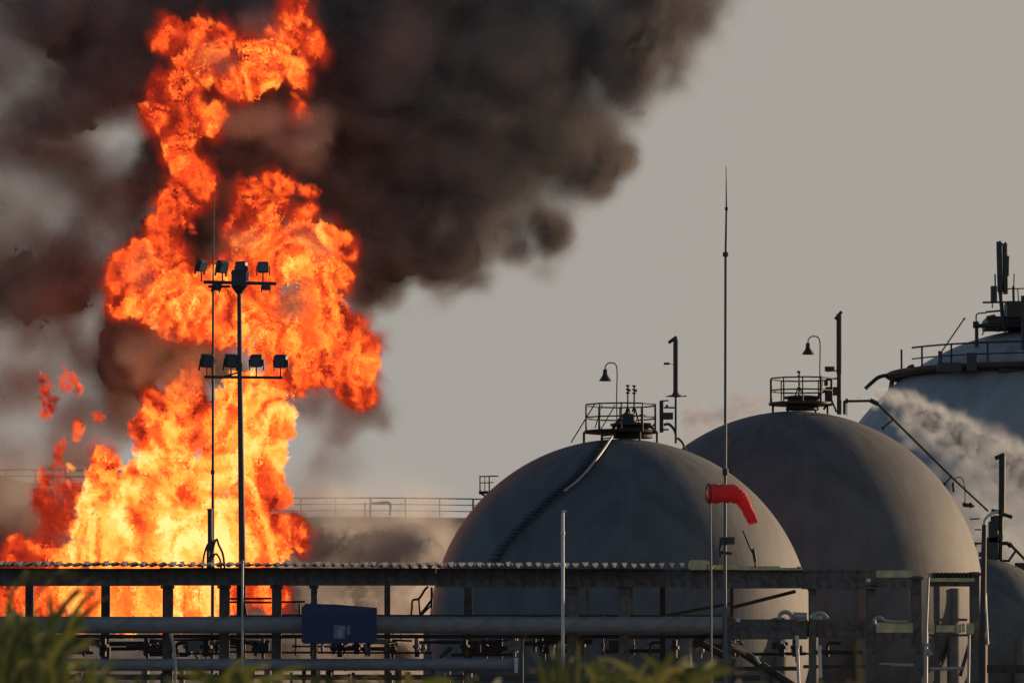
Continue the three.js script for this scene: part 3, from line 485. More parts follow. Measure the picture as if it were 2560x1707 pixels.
{
  const D = 192, base = at(1778, 1700, D).setY(0), t = thing('windsock', 'red windsock drooping on a thin pole before the near round tank', 'windsock', base), P = (x, y, dd = 0) => at(x, y, D + dd);
  part('pole', [rod(base, P(1778, 1424), 0.038, 0.035), rod(P(1778, 1424), P(1776, 1215), 0.035, 0.025)], M.poleGrey, t);
  part('hoop', [new THREE.TorusGeometry(0.31, 0.022, 6, 24).rotateY(Math.PI / 2 + 0.25).translate(...P(1772, 1233).toArray())], M.steel, t);
  // sleeve: half filled, then falling
  const cu = new THREE.CatmullRomCurve3([P(1770, 1233), P(1795, 1234, 0.05), P(1824, 1233, 0.1), P(1846, 1240, 0.1), P(1860, 1256, 0.1), P(1872, 1280, 0.1), P(1885, 1310, 0.1)]);
  const N = 60, S = 28, pos = [], idx = [], rad = [[0, .3], [.3, .3], [.45, .28], [.6, .22], [.75, .18], [1, .15]];
  for (let i = 0; i <= N; i++) {
    const u = i / N, p = cu.getPointAt(u), tg = cu.getTangentAt(u), side = V(0, 0, 1), nn = side.clone().cross(tg).normalize();
    let r = 0.15; for (let j = 1; j < rad.length; j++) if (u <= rad[j][0]) { const a = rad[j - 1], b = rad[j]; r = mixn(a[1], b[1], (u - a[0]) / (b[0] - a[0])); break; }
    for (let j = 0; j <= S; j++) { const a = j / S * Math.PI * 2, q = r * (1 + 0.17 * noise(u * 11, Math.cos(a) * 1.3, Math.sin(a) * 1.3 + 3) + (u > 0.4 && u < 0.62 ? 0.05 * Math.sin(u * 130) : 0)); const v = p.clone().addScaledVector(nn, Math.cos(a) * q).addScaledVector(side, Math.sin(a) * q * (u > 0.55 ? 0.75 : 1)); pos.push(v.x, v.y, v.z); }
  }
  for (let i = 0; i < N; i++) for (let j = 0; j < S; j++) { const a = i * (S + 1) + j, b = a + 1, c = a + S + 1, d = c + 1; idx.push(a, b, c, b, d, c); }
  const g = new THREE.BufferGeometry(); g.setAttribute('position', new THREE.Float32BufferAttribute(pos, 3)); g.setIndex(idx); g.computeVertexNormals();
  part('sleeve', [g], M.sock, t);
  parts('tail_cord', [ptube([[1858, 1326], [1866, 1345], [1876, 1370], [1886, 1390], [1890, 1420]], D, 0.03), prod(1884, 1372, 1889, 1404, D, 0.055)], M.steel, t);
}
// slim lamp posts in front of the rack
function slimPole(px, y1, D, r, m, name, label, extra = []) {
  const base = at(px, 1700, D).setY(0), t = thing(name, label, name.replace('_', ' '), base);
  part('post', [rod(base, at(px, y1, D), r * 1.15, r, 10)], m, t);
  for (const [n, g, mm] of extra) part(n, g, mm, t);
  return t;
}
slimPole(605.5, 1404, 194, 0.038, M.galvanised, 'slim_pole', 'slim pale pole below the floodlight mast, before the dark beams', [['cap', [ball(at(605.5, 1404, 194), 0.055)], M.galvanised]]);
slimPole(1407, 1282, 195, 0.056, M.white, 'slim_pole', 'slim white pole that rises above the roof edge before the near round tank', [['cap', [box(at(1411, 1278, 195), 0.16, 0.06, 0.06)], M.white], ['joint', [flange(at(1407, 1333, 195), 0.075, 0.08)], M.white], ['joint', [flange(at(1407, 1412, 195), 0.09, 0.1)], M.white]]);
{ const D = 190, base = at(437, 1700, D).setY(0), t = thing('bent_pole', 'thin pale pole with a bent top, low on the left among the pipes', 'lamp post', base); part('post', [tube([base, at(437, 1680, D), at(436, 1640, D), at(431, 1605, D), at(426, 1588, D)], 0.05, 50), ball(at(426, 1587, D), 0.06)], M.galvanised, t); }
{ const D = 190, base = at(1305, 1720, D).setY(0), t = thing('bent_pole', 'thin grey pole with a hooked top, right of the low blue-grey pipe', 'lamp post', base); part('post', [tube([base, at(1305, 1680, D), at(1305, 1620, D), at(1307, 1597, D), at(1312, 1590, D), at(1316, 1589, D)], 0.05, 50)], M.steel, t); part('lamp_head', [box(at(1315, 1589, D), 0.12, 0.08, 0.1)], M.blackSteel, t); }
{ const D = 196, base = at(2310, 1720, D).setY(0), t = thing('slim_pole', 'slim grey pole at the right end of the rack, dividing the boards coloured as sunlit', 'slim pole', base); part('post', [rod(base, at(2316, 1580, D), 0.08, 0.07), rod(at(2316, 1580, D), at(2322, 1445, D), 0.055, 0.045)], M.galvanised, t); parts('clamp', [box(at(2326, 1630, D), 0.14, 0.22, 0.1, 0.4), box(at(2322, 1612, D), 0.12, 0.1, 0.1)], M.galvanised, t); }
{ const D = 196, base = at(2412, 1720, D).setY(0), t = thing('slim_pole', 'thin grey pole under the boards coloured as sunlit at the right end of the rack', 'slim pole', base); part('post', [rod(base, at(2424, 1590, D), 0.055, 0.045)], M.galvanised, t); part('cap', [ball(at(2424, 1590, D), 0.06)], M.galvanised, t); }
{ // big lamp post at the right
  const D = 188, base = at(2452, 1700, D).setY(0), t = thing('lamp_post', 'dark lamp post with a pale curved arm, before the small low round tank', 'lamp post', base), P = (x, y) => at(x, y, D);
  part('post', [rod(base, P(2458, 1580), 0.15, 0.13, 14), rod(P(2458, 1580), P(2462, 1312), 0.105, 0.075, 14)], M.steel, t);
  part('arm', [tube([P(2462, 1312), P(2464, 1300), P(2472, 1290), P(2485, 1282), P(2497, 1280)], 0.05, 30)], M.white, t);
  parts('cable_pipe', [rod(P(2470, 1610), P(2462, 1455), 0.05, 0.045), rod(P(2456, 1715), P(2460, 1655), 0.045, 0.04), rod(P(2460, 1655), P(2470, 1610), 0.02)], M.white, t);
}

// ------------------------------------------------------------------ reeds close to the camera
function blade(a, b, c, w, m, parent, name = 'leaf') {
  const cu = new THREE.QuadraticBezierCurve3(a, b, c), n = 9, pos = [], nor = [], idx = [];
  const face = V(rr(-0.5, 0.5), 0, 1).normalize();
  for (let i = 0; i <= n; i++) {
    const u = i / n, p = cu.getPoint(u), tg = cu.getTangent(u), s = face.clone().cross(tg).normalize(), ww = w * (u < 0.15 ? mixn(0.45, 1, u / 0.15) : Math.pow(1 - (u - 0.15) / 0.85, 0.75)) + 0.0008;
    const fold = face.clone().multiplyScalar(-0.3 * ww);
    for (const q of [p.clone().addScaledVector(s, ww), p.clone().add(fold), p.clone().addScaledVector(s, -ww)]) { pos.push(q.x, q.y, q.z); nor.push(face.x, face.y, face.z); }
  }
  for (let i = 0; i < n; i++) for (const o of [0, 1]) { const q = i * 3 + o; idx.push(q, q + 1, q + 3, q + 1, q + 4, q + 3); }
  const g = new THREE.BufferGeometry(); g.setAttribute('position', new THREE.Float32BufferAttribute(pos, 3)); g.setAttribute('uv', new THREE.Float32BufferAttribute(new Float32Array(pos.length / 3 * 2), 2)); g.setIndex(idx); g.computeVertexNormals();
  return part(name, [g], m, parent);
}
function reedClump(px, tipY, d, n, spread, label, hue, plumes = 0, arch = 0) {
  const k = mpp(d), foot = at(px, 2030, d).setY(0), root = thing('reed_clump', label, 'reeds', foot);
  for (let i = 0; i < n; i++) {
    const t = Math.pow(rnd(), 0.7), x = px + rr(-spread, spread), y = tipY + (1 - t) * (1720 - tipY) * 0.9, lean = (x - px) * rr(0.4, 0.9) + rr(-1, 1) * spread * 0.35;
    const dd = d + rr(-1.2, 1.2), a = at(x, mixn(1760, y, 0.15), dd), b = at(x + lean * 0.25, mixn(1760, y, 0.85), dd), c = at(x + lean + rr(-8, 8), y + rr(0, 26), dd + rr(-0.3, 0.3));
    if (arch) { const s = (rnd() < 0.65 ? 1 : -1) * rr(0.4, 1) * arch; b.add(V(s * 0.35 * k, 0, 0)); c.add(V(s * k, -Math.abs(s) * rr(-0.1, 0.4) * k, 0)); }
    blade(a, b, c, rr(5, 9) * (arch ? 1.7 : 1) * k, M.leaf[(hue + (rnd() < 0.3 ? 1 : 0) + (rnd() < 0.15 ? 2 : 0)) % 4], root);
  }
  for (let i = 0; i < 5; i++) { const x = px + rr(-spread, spread) * 0.5; part('stem', [rod(at(x, 1990, d).setY(0), at(x + rr(-5, 5), mixn(tipY, 1760, 0.35), d), 0.009, 0.005, 6)], M.leaf[3], root); }
  for (let i = 0; i < plumes; i++) {   // feathery seed head, bent over
    const x = px + (i - (plumes - 1) / 2) * 62 + rr(-6, 6), y = tipY + rr(0, 12), s = 1;
    const top = [at(x - 14, 1640, d), at(x - 18, y + 100, d), at(x - 4, y + 45, d), at(x + 26, y + 8, d), at(x + 52, y + 2, d)], cu = new THREE.CatmullRomCurve3(top);
    const st = part('seed_head', [new THREE.TubeGeometry(cu, 30, 0.008, 6)], M.leaf[2], root);
    const g = [];
    for (let j = 0; j < 34; j++) { const u = 0.5 + 0.5 * j / 34, p = cu.getPoint(u), tg = cu.getTangent(u); const e = p.clone().add(tg.clone().multiplyScalar(rr(0.05, 0.11))).add(V(rr(-0.02, 0.03), rr(-0.055, 0.015), rr(-0.04, 0.04))); g.push(rod(p, e, 0.007, 0.002, 4)); }
    part('bristle', g, M.leaf[2], st);
  }
}
reedClump(66, 1425, 34, 38, 75, 'tall reed clump with feathery bent heads in the lower left corner', 3, 2, 110);
reedClump(24, 1480, 31, 36, 85, 'dense dark reed clump at the very lower left corner of the picture', 3, 0, 120);
reedClump(180, 1610, 30, 26, 80, 'low yellow-green reed clump right of the corner reeds', 0);
reedClump(335, 1668, 32, 14, 70, 'low olive reed clump before the blue-grey pipe on the left', 1);
reedClump(575, 1626, 33, 17, 60, 'reed clump leaning over the foot of the floodlight mast', 0, 0, 110);
reedClump(720, 1676, 31, 10, 70, 'low reed clump under the left end of the blue sign', 1);
reedClump(960, 1664, 30, 15, 90, 'low bright reed clump right of the blue sign', 0, 0, 120);
reedClump(1200, 1684, 33, 10, 70, 'low dull reed clump before the end of the low blue-grey pipe', 1);
reedClump(1425, 1584, 36, 30, 60, 'tall dark reed clump before the slim white pole', 3);
reedClump(1535, 1606, 34, 22, 60, 'dark reed clump before the middle columns', 1);
reedClump(1665, 1622, 31, 24, 70, 'bright green reed clump near the bottom centre', 0, 0, 120);
reedClump(1835, 1686, 33, 8, 50, 'low reed clump below the diagonal brace', 1);
{ const d = 28, t = thing('bent_reed', 'single yellow-green blade leaning right, before the dark deck', 'reed', at(2190, 1990, d).setY(0)); blade(at(2196, 1760, d).setY(0), at(2172, 1660, d), at(2134, 1584, d), 9 * mpp(d), M.leaf[2], t); blade(at(2150, 1760, d).setY(0), at(2152, 1720, d), at(2160, 1660, d), 8 * mpp(d), M.leaf[3], t); }
reedClump(2080, 1690, 32, 16, 60, 'low thin reed clump at the bottom edge below the standpipes', 3);

// ------------------------------------------------------------------ fire and smoke: clouds of tiny flakes, placed by turbulent flow
// one small tuft of flakes; smooth enough in bulk to read as a gas
function tuft(size, peak, seg, rings, bend, long = 1) {
  const pos = [], nor = [], col = [], idx = [], ph = rr(0, 100);
  const zOf = (x, y) => bend * size * (fbm(x * 0.85 / size + ph, y * 0.85 / size, ph, 2) * 2.1 + 0.2 * (x * x + y * y) / (size * size));
  const put = (x, y, f) => {
    const e = 0.02 * size, z = zOf(x, y), n = V(zOf(x - e, y) - zOf(x + e, y), zOf(x, y - e) - zOf(x, y + e), 2 * e).normalize();
    pos.push(x, y * long, z); nor.push(n.x, n.y, n.z); col.push(1, 1, 1, peak * f);
  };
  put(0, 0, 1);
  for (let k = 1; k <= rings; k++) for (let j = 0; j < seg; j++) {
    const t = k / rings, an = (j + 0.5 * k) / seg * Math.PI * 2, lobe = 1 + 0.35 * noise(Math.cos(an) * 1.2 + ph, Math.sin(an) * 1.2, ph * 2);
    put(Math.cos(an) * size * t * lobe, Math.sin(an) * size * t * lobe, k === rings ? 0 : Math.cos(t * Math.PI / 2) ** 2);
  }
  for (let j = 0; j < seg; j++) idx.push(0, 1 + j, 1 + (j + 1) % seg);
  for (let k = 1; k < rings; k++) for (let j = 0; j < seg; j++) {
    const a = 1 + (k - 1) * seg + j, b = 1 + (k - 1) * seg + (j + 1) % seg, c = a + seg, d = b + seg;
    idx.push(a, c, b, b, c, d);
  }
  const g = new THREE.BufferGeometry();
  g.setAttribute('position', new THREE.Float32BufferAttribute(pos, 3));
  g.setAttribute('normal', new THREE.Float32BufferAttribute(nor, 3));
  g.setAttribute('color', new THREE.Float32BufferAttribute(col, 4));
  g.setIndex(idx);
  return g;
}
function cloud(name, points, geo, mat, parent, colors, scales) {
  const n = points.length / 3, im = new THREE.InstancedMesh(geo, mat, n), m = new THREE.Matrix4(), q = new THREE.Quaternion(), s = V(1, 1, 1), p = V(0, 0, 0), e = new THREE.Euler(), col = new THREE.Color();
  for (let i = 0; i < n; i++) {
    p.set(points[i * 3], points[i * 3 + 1], points[i * 3 + 2]).sub(parent.position);
    q.setFromEuler(e.set(rr(0, 6.28), rr(0, 6.28), rr(0, 6.28)));
    s.setScalar(scales ? scales[i] : rr(0.8, 1.2));
    im.setMatrixAt(i, m.compose(p, q, s));
    if (colors) im.setColorAt(i, col.setRGB(colors[i * 3], colors[i * 3 + 1], colors[i * 3 + 2]));
  }
  im.name = name; im.userData.kind = 'stuff'; im.castShadow = im.receiveShadow = true;
  parent.add(im);
  return im;
}
// soft puffs of gas: a dozen shapes, scattered through the volume, shaded along one direction as a scattering volume would be
function tilted(g, lean) {
  const az = rr(0, 6.28), tilt = Math.acos(mixn(1, 0.52, rnd())), q = new THREE.Quaternion().setFromUnitVectors(V(0, 0, 1), V(Math.sin(tilt) * Math.cos(az), Math.sin(tilt) * Math.sin(az), Math.cos(tilt)));
  g.rotateZ(rr(0, 6.28)); g.applyQuaternion(q);
  if (lean) { const N = V(lean[0] + rr(-0.2, 0.2), lean[1] + rr(-0.2, 0.2), lean[2] + rr(-0.2, 0.2)).normalize(), nn = g.attributes.normal; for (let i = 0; i < nn.count; i++) nn.setXYZ(i, N.x, N.y, N.z); }
  return g;
}
function puffs(name, set, make, mat, parent, lean = [0.5, 0.4, 0.6], colors = null) {
  const K = Math.min(14, set[1].length);
  for (let k = 0; k < K; k++) {
    const list = []; for (let i = k; i < set[1].length; i += K) list.push(i);
    const im = new THREE.InstancedMesh(tilted(make(), lean), mat, list.length), m = new THREE.Matrix4(), col = new THREE.Color();
    list.forEach((i, j) => {
      const s = set[1][i];
      im.setMatrixAt(j, m.makeScale(s, s, s).setPosition(set[0][i * 3] - parent.position.x, set[0][i * 3 + 1] - parent.position.y, set[0][i * 3 + 2] - parent.position.z));
      if (colors) im.setColorAt(j, col.setRGB(colors[i * 3], colors[i * 3 + 1], colors[i * 3 + 2]));
    });
    im.name = name; im.userData.kind = 'stuff'; im.castShadow = im.receiveShadow = true; parent.add(im);
  }
}
// turbulent displacement of a point, metres
const wv = V(0, 0, 0);
function swirl(x, y, z, amp, len, oct) {
  wv.set(0, 0, 0); let a = amp, f = 1 / len;
  for (let i = 0; i < oct; i++) {
    const X = (x + wv.x) * f + i * 31.7, Y = (y + wv.y) * f + i * 11.3, Z = (z + wv.z) * f;
    wv.x += a * noise(X, Y, Z); wv.y += a * noise(X + 57.3, Y + 3.1, Z + 8.8); wv.z += a * noise(X - 23.9, Y + 71.7, Z - 40.2);
    a *= 0.52; f *= 1.95;
  }
  return wv;
}

seedState = 77;
const FIRE_D = 285, KF = mpp(FIRE_D);
// px, py, r (photograph pixels), heat 0..1, density
const FIRE_LOBES = [
  // upper arch
  [742, -5, 26, .12, .6], [735, 45, 34, .2, .9], [770, 100, 42, .25, 1], [715, 85, 45, .3, 1], [660, 120, 55, .28, 1], [670, 175, 55, .55, 1.1], [630, 190, 50, .5, 1.1], [590, 215, 42, .3, 1], [745, 180, 34, .3, .8],
  [545, 100, 42, .25, 1], [500, 85, 40, .2, .9], [440, 75, 30, .22, 1], [425, 105, 26, .2, .8], [520, 150, 52, .33, 1], [470, 130, 40, .15, .7], [440, 215, 42, .33, 1], [400, 245, 32, .3, 1], [390, 295, 28, .12, .7], [470, 270, 48, .22, 1], [530, 290, 38, .2, .9], [735, 280, 26, .1, .25],
  // neck
  [455, 320, 34, .15, .9], [455, 365, 38, .28, 1], [470, 410, 40, .42, 1], [495, 420, 28, .3, 1], [470, 455, 34, .3, 1], [450, 495, 30, .22, 1], [425, 540, 28, .22, 1], [395, 580, 32, .22, 1], [465, 540, 20, .1, .4], [370, 620, 36, .3, 1], [410, 630, 34, .12, .8],
  // middle left
  [325, 670, 36, .3, 1], [310, 700, 28, .3, 1], [330, 755, 44, .35, 1], [315, 780, 32, .35, 1], [370, 700, 55, .3, 1], [430, 710, 58, .38, 1], [400, 780, 50, .5, 1], [480, 760, 62, .55, 1], [540, 740, 60, .5, 1], [440, 820, 32, .35, .9], [500, 820, 42, .4, 1], [550, 820, 48, .4, 1], [600, 790, 52, .4, 1],
  // middle right
  [640, 480, 36, .15, .9], [690, 470, 28, .12, .7], [776, 470, 17, .3, .8], [775, 515, 22, .25, .9], [640, 530, 45, .3, 1], [600, 555, 32, .25, 1], [700, 560, 58, .38, 1], [640, 600, 48, .35, 1], [600, 680, 48, .35, 1], [655, 670, 60, .45, 1], [770, 610, 52, .5, 1], [825, 600, 42, .35, 1], [720, 640, 68, .55, 1], [800, 670, 58, .55, 1], [850, 640, 28, .25, 1], [850, 700, 30, .3, 1],
  [700, 770, 38, .12, .8], [650, 730, 50, .35, 1], [770, 760, 62, .6, 1], [840, 770, 48, .45, 1], [660, 830, 60, .55, 1], [720, 850, 62, .55, 1], [790, 840, 62, .5, 1], [860, 840, 52, .45, 1], [890, 880, 48, .45, 1], [905, 930, 42, .5, 1], [900, 985, 36, .35, 1], [915, 1000, 26, .35, 1], [700, 910, 48, .45, 1], [760, 920, 46, .3, 1], [830, 940, 44, .28, 1], [870, 990, 30, .25, 1], [700, 940, 36, .35, .9],
  // lower mass
  [475, 960, 38, .35, 1], [455, 1010, 46, .4, 1], [500, 1030, 48, .5, 1], [400, 1020, 24, .45, 1], [395, 1060, 40, .6, 1], [365, 1095, 40, .6, 1], [450, 1090, 56, .55, 1], [585, 985, 40, .55, 1], [640, 985, 46, .6, 1], [690, 1030, 40, .75, 1], [705, 1080, 34, .75, 1], [590, 1050, 60, .62, 1], [650, 1080, 56, .7, 1], [540, 1090, 56, .6, 1], [690, 1140, 28, .6, 1], [660, 1170, 52, .65, 1], [600, 1160, 60, .7, 1], [530, 1180, 60, .65, 1], [450, 1170, 60, .65, 1], [370, 1160, 46, .65, 1], [350, 1210, 42, .75, 1],
  [265, 1160, 36, .5, 1], [250, 1200, 44, .65, 1], [235, 1260, 46, .7, 1], [300, 1240, 50, .8, 1], [380, 1250, 56, .75, 1], [460, 1260, 60, .7, 1], [540, 1270, 60, .8, 1], [620, 1260, 60, .75, 1], [680, 1240, 44, .6, 1], [215, 1320, 36, .6, 1], [265, 1310, 50, .95, 1], [340, 1320, 60, .85, 1], [420, 1330, 60, .85, 1], [500, 1340, 60, .85, 1], [580, 1340, 60, .85, 1], [650, 1330, 54, .75, 1], [700, 1310, 36, .5, 1], [745, 1335, 26, .35, 1], [690, 1380, 34, .6, 1], [210, 1390, 34, .55, 1], [270, 1390, 50, .85, 1], [350, 1400, 56, .85, 1], [430, 1400, 56, .85, 1], [510, 1410, 56, .85, 1], [590, 1400, 56, .8, 1], [650, 1395, 44, .7, 1],
  [50, 1365, 18, .35, .9], [35, 1392, 24, .35, .9], [80, 1398, 24, .4, .9], [130, 1402, 26, .4, .9], [170, 1400, 26, .45, 1],
  // foot of the fire, seen through the pipe rack
  [-20, 1500, 44, .45, 1], [50, 1500, 46, .4, 1], [120, 1490, 46, .5, 1], [180, 1480, 48, .6, 1], [250, 1470, 56, .75, 1], [320, 1480, 56, .75, 1], [390, 1480, 56, .75, 1], [460, 1480, 56, .85, 1], [530, 1480, 50, .7, 1], [590, 1480, 44, .45, 1], [650, 1470, 40, .55, 1], [690, 1475, 24, .4, 1],
  [200, 1530, 34, .6, 1], [260, 1530, 40, .7, 1], [330, 1535, 40, .75, 1], [400, 1535, 40, .75, 1], [470, 1535, 40, .8, 1], [530, 1530, 34, .7, 1], [130, 1535, 26, .4, .8], [40, 1540, 34, .4, 1],
  // loose licks of flame on the left
  [112, 985, 15, .28, .8], [118, 1010, 13, .3, .7], [122, 945, 9, .2, .5], [150, 965, 12, .15, .4], [180, 962, 14, .2, .7], [125, 1045, 9, .2, .5], [240, 1040, 10, .12, .5], [185, 1092, 12, .3, .7], [142, 1135, 13, .3, .7], [128, 1165, 16, .25, .7], [122, 1195, 15, .25, .6], [110, 1250, 26, .08, .3], [150, 1290, 34, .1, .35], [170, 1240, 26, .1, .35], [130, 1330, 34, .06, .25],
];
const RAMP = [[0, .22, .016, .008], [.15, .48, .028, .01], [.32, .95, .075, .016], [.5, 1.5, .17, .025], [.66, 2.0, .36, .045], [.82, 2.2, .62, .085], [1, 2.2, .95, .3]];
function flameColor(t) {
  t = clamp(t);
  for (let i = 1; i < RAMP.length; i++) if (t <= RAMP[i][0]) { const a = RAMP[i - 1], b = RAMP[i], k = (t - a[0]) / (b[0] - a[0]); return [1, 2, 3].map((c) => mixn(a[c], b[c], k)); }
  return RAMP[RAMP.length - 1].slice(1);
}
{
  const root = thing('fire', 'tall orange and yellow fire roaring up behind the pipe rack', 'fire', at(450, 1700, FIRE_D));
  const sets = { upper_flame: [[], [], []], middle_flame: [[], [], []], base_flame: [[], [], []] };
  const lobes = FIRE_LOBES.map(([px, py, r, heat, dens]) => ({ c: at(px, py, FIRE_D + rr(-1, 1)), R: r * KF * 0.96, r, heat, dens, key: py < 470 && px < 800 ? 'upper_flame' : py < 950 ? 'middle_flame' : 'base_flame' }));
  const warmth = (x, y) => { let s = 0, w = 0; for (const l of lobes) { const dx = x - l.c.x, dy = y - l.c.y, q = (dx * dx + dy * dy) / (l.R * l.R); if (q < 9) { const k = Math.exp(-1.2 * q); s += k * l.heat; w += k; } } return w > 1e-6 ? s / w : 0.2; };
  const ridge = (x, y, z) => 1 - 2.4 * Math.abs(noise(x, y, z));
  // glowing sheets and filaments, drawn out along the rising gas
  const heatAt = (x, y, z) => {
    const h = warmth(x, y), k = 0.6 + 0.6 * (1 - clamp(h));
    const w = swirl(x * 1.2 + 40, y * 0.8, z * 1.2, 0.5, 1.1, 3), X = x + w.x, Y = (y + w.y) * (0.36 + 0.5 * (1 - clamp(h * 1.2))), Z = z * 0.05;
    return 0.9 * h - 0.14 + 0.42 * fbm(X * 0.5, Y * 0.45, Z * 0.5, 2) + 0.34 * ridge(X * 0.95, Y * 0.95, Z * 0.95) + 0.25 * ridge(X * 2.3 + 9, Y * 2.3, Z * 2.3) * k;
  };
  for (const l of lobes) {
    if (l.r <= 20 || l.dens < 0.5) continue;
    const n = Math.round(l.r * l.r * 0.9 * l.dens), set = sets[l.key];
    for (let i = 0; i < n; i++) {
      const d = V(gauss(), gauss(), gauss()).normalize().multiplyScalar(l.R * Math.pow(rnd(), 0.36));
      let x = l.c.x + d.x, y = l.c.y + d.y, z = l.c.z + d.z * 1.3;
      const edge = d.length() / l.R, o = swirl(x, y * 0.8, z, 0.62, 1.7, 3);
      x += o.x; y += o.y * 1.2; z += o.z;
      const T = heatAt(x, y, z) - 0.05 * edge;
      set[0].push(x, y, z); set[1].push(...flameColor(T)); set[2].push(edge > 0.8 ? rr(0.35, 0.8) : rr(0.8, 1.2));
    }
  }
  // soft outer skin of thin flame, and puffs that paint its red glow on smoke
  const skin = [[], []], skinColor = [], fringe = [[], []], fringeColor = [];
  for (const l of lobes) {
    const loose = l.r <= 20 || l.dens < 0.5, n = Math.round(loose ? l.r * 3.4 * l.dens : l.r * 4);
    for (let i = 0; i < n; i++) {
      const d = V(gauss(), gauss(), gauss() * 0.6).normalize().multiplyScalar(l.R * (loose ? Math.sqrt(rnd()) : rr(0.78, 0.99))), x0 = l.c.x + d.x, y0 = l.c.y + d.y * (loose ? 1.5 : 1), z0 = l.c.z + d.z * 1.3, o = loose && l.r <= 20 ? swirl(x0, y0 * 0.7, z0, 0.75, 0.8, 3) : swirl(x0, y0 * 0.8, z0, 0.62, 1.7, 3);
      const x = x0 + o.x, y = y0 + o.y * 1.2, z = z0 + o.z;
      skin[0].push(x, y, z + 0.1); skin[1].push(rr(0.6, 1.3)); skinColor.push(...flameColor(heatAt(x, y, z) - (loose ? 0.1 : 0.02)));
    }
    if (l.r <= 20 || (!loose && l.key === 'base_flame' && l.heat > 0.5)) continue;
    for (let i = 0; i < l.r * 0.55; i++) {
      const d = V(gauss(), gauss(), gauss() * 0.6).normalize().multiplyScalar(l.R * rr(0.75, 1.15)), x = l.c.x + d.x, y = l.c.y + d.y, z = l.c.z + d.z, o = swirl(x, y * 0.8, z, 0.62, 1.7, 3);
      fringe[0].push(x + o.x, y + o.y * 1.2, z + o.z - 0.3); fringe[1].push(rr(0.6, 1.5)); fringeColor.push(...flameColor(0.02 + 0.22 * rnd() ** 2));
    }
  }
  const veil = new THREE.MeshBasicMaterial({ color: 0xffffff, side: THREE.DoubleSide, vertexColors: true, transparent: true });
  puffs('thin_flame', skin, () => tuft(0.17, 0.55, 7, 2, 0.2, 1.8), veil, root, null, skinColor);
  puffs('painted_glow', fringe, () => tuft(0.62, 0.45, 10, 3, 0.2, 1.3), veil, root, null, fringeColor);
  const mat = new THREE.MeshBasicMaterial({ color: 0xffffff, side: THREE.DoubleSide });
  const geo = tuft(0.075, 1, 6, 1, 0.3, 1.5);
  for (const [k, s] of Object.entries(sets)) cloud(k, s[0], geo, mat, root, s[1], s[2]);
  for (const [px, py, pow] of [[430, 1230, 110], [720, 1330, 90], [600, 860, 70], [560, 180, 30]]) {
    const l = new THREE.PointLight(new THREE.Color().setRGB(1, 0.32, 0.07), pow); l.position.copy(at(px, py, FIRE_D - 8)); l.shadow.radius = 120; l.castShadow = true; l.name = 'flame_light'; scene.add(l);
  }
  console.log('skin', skin[1].length, fringe[1].length); console.log('flames', Object.values(sets).map((s) => s[0].length / 3).join(' '));
}

seedState = 4242;
const SMOKE_D = 292, KS = mpp(SMOKE_D);
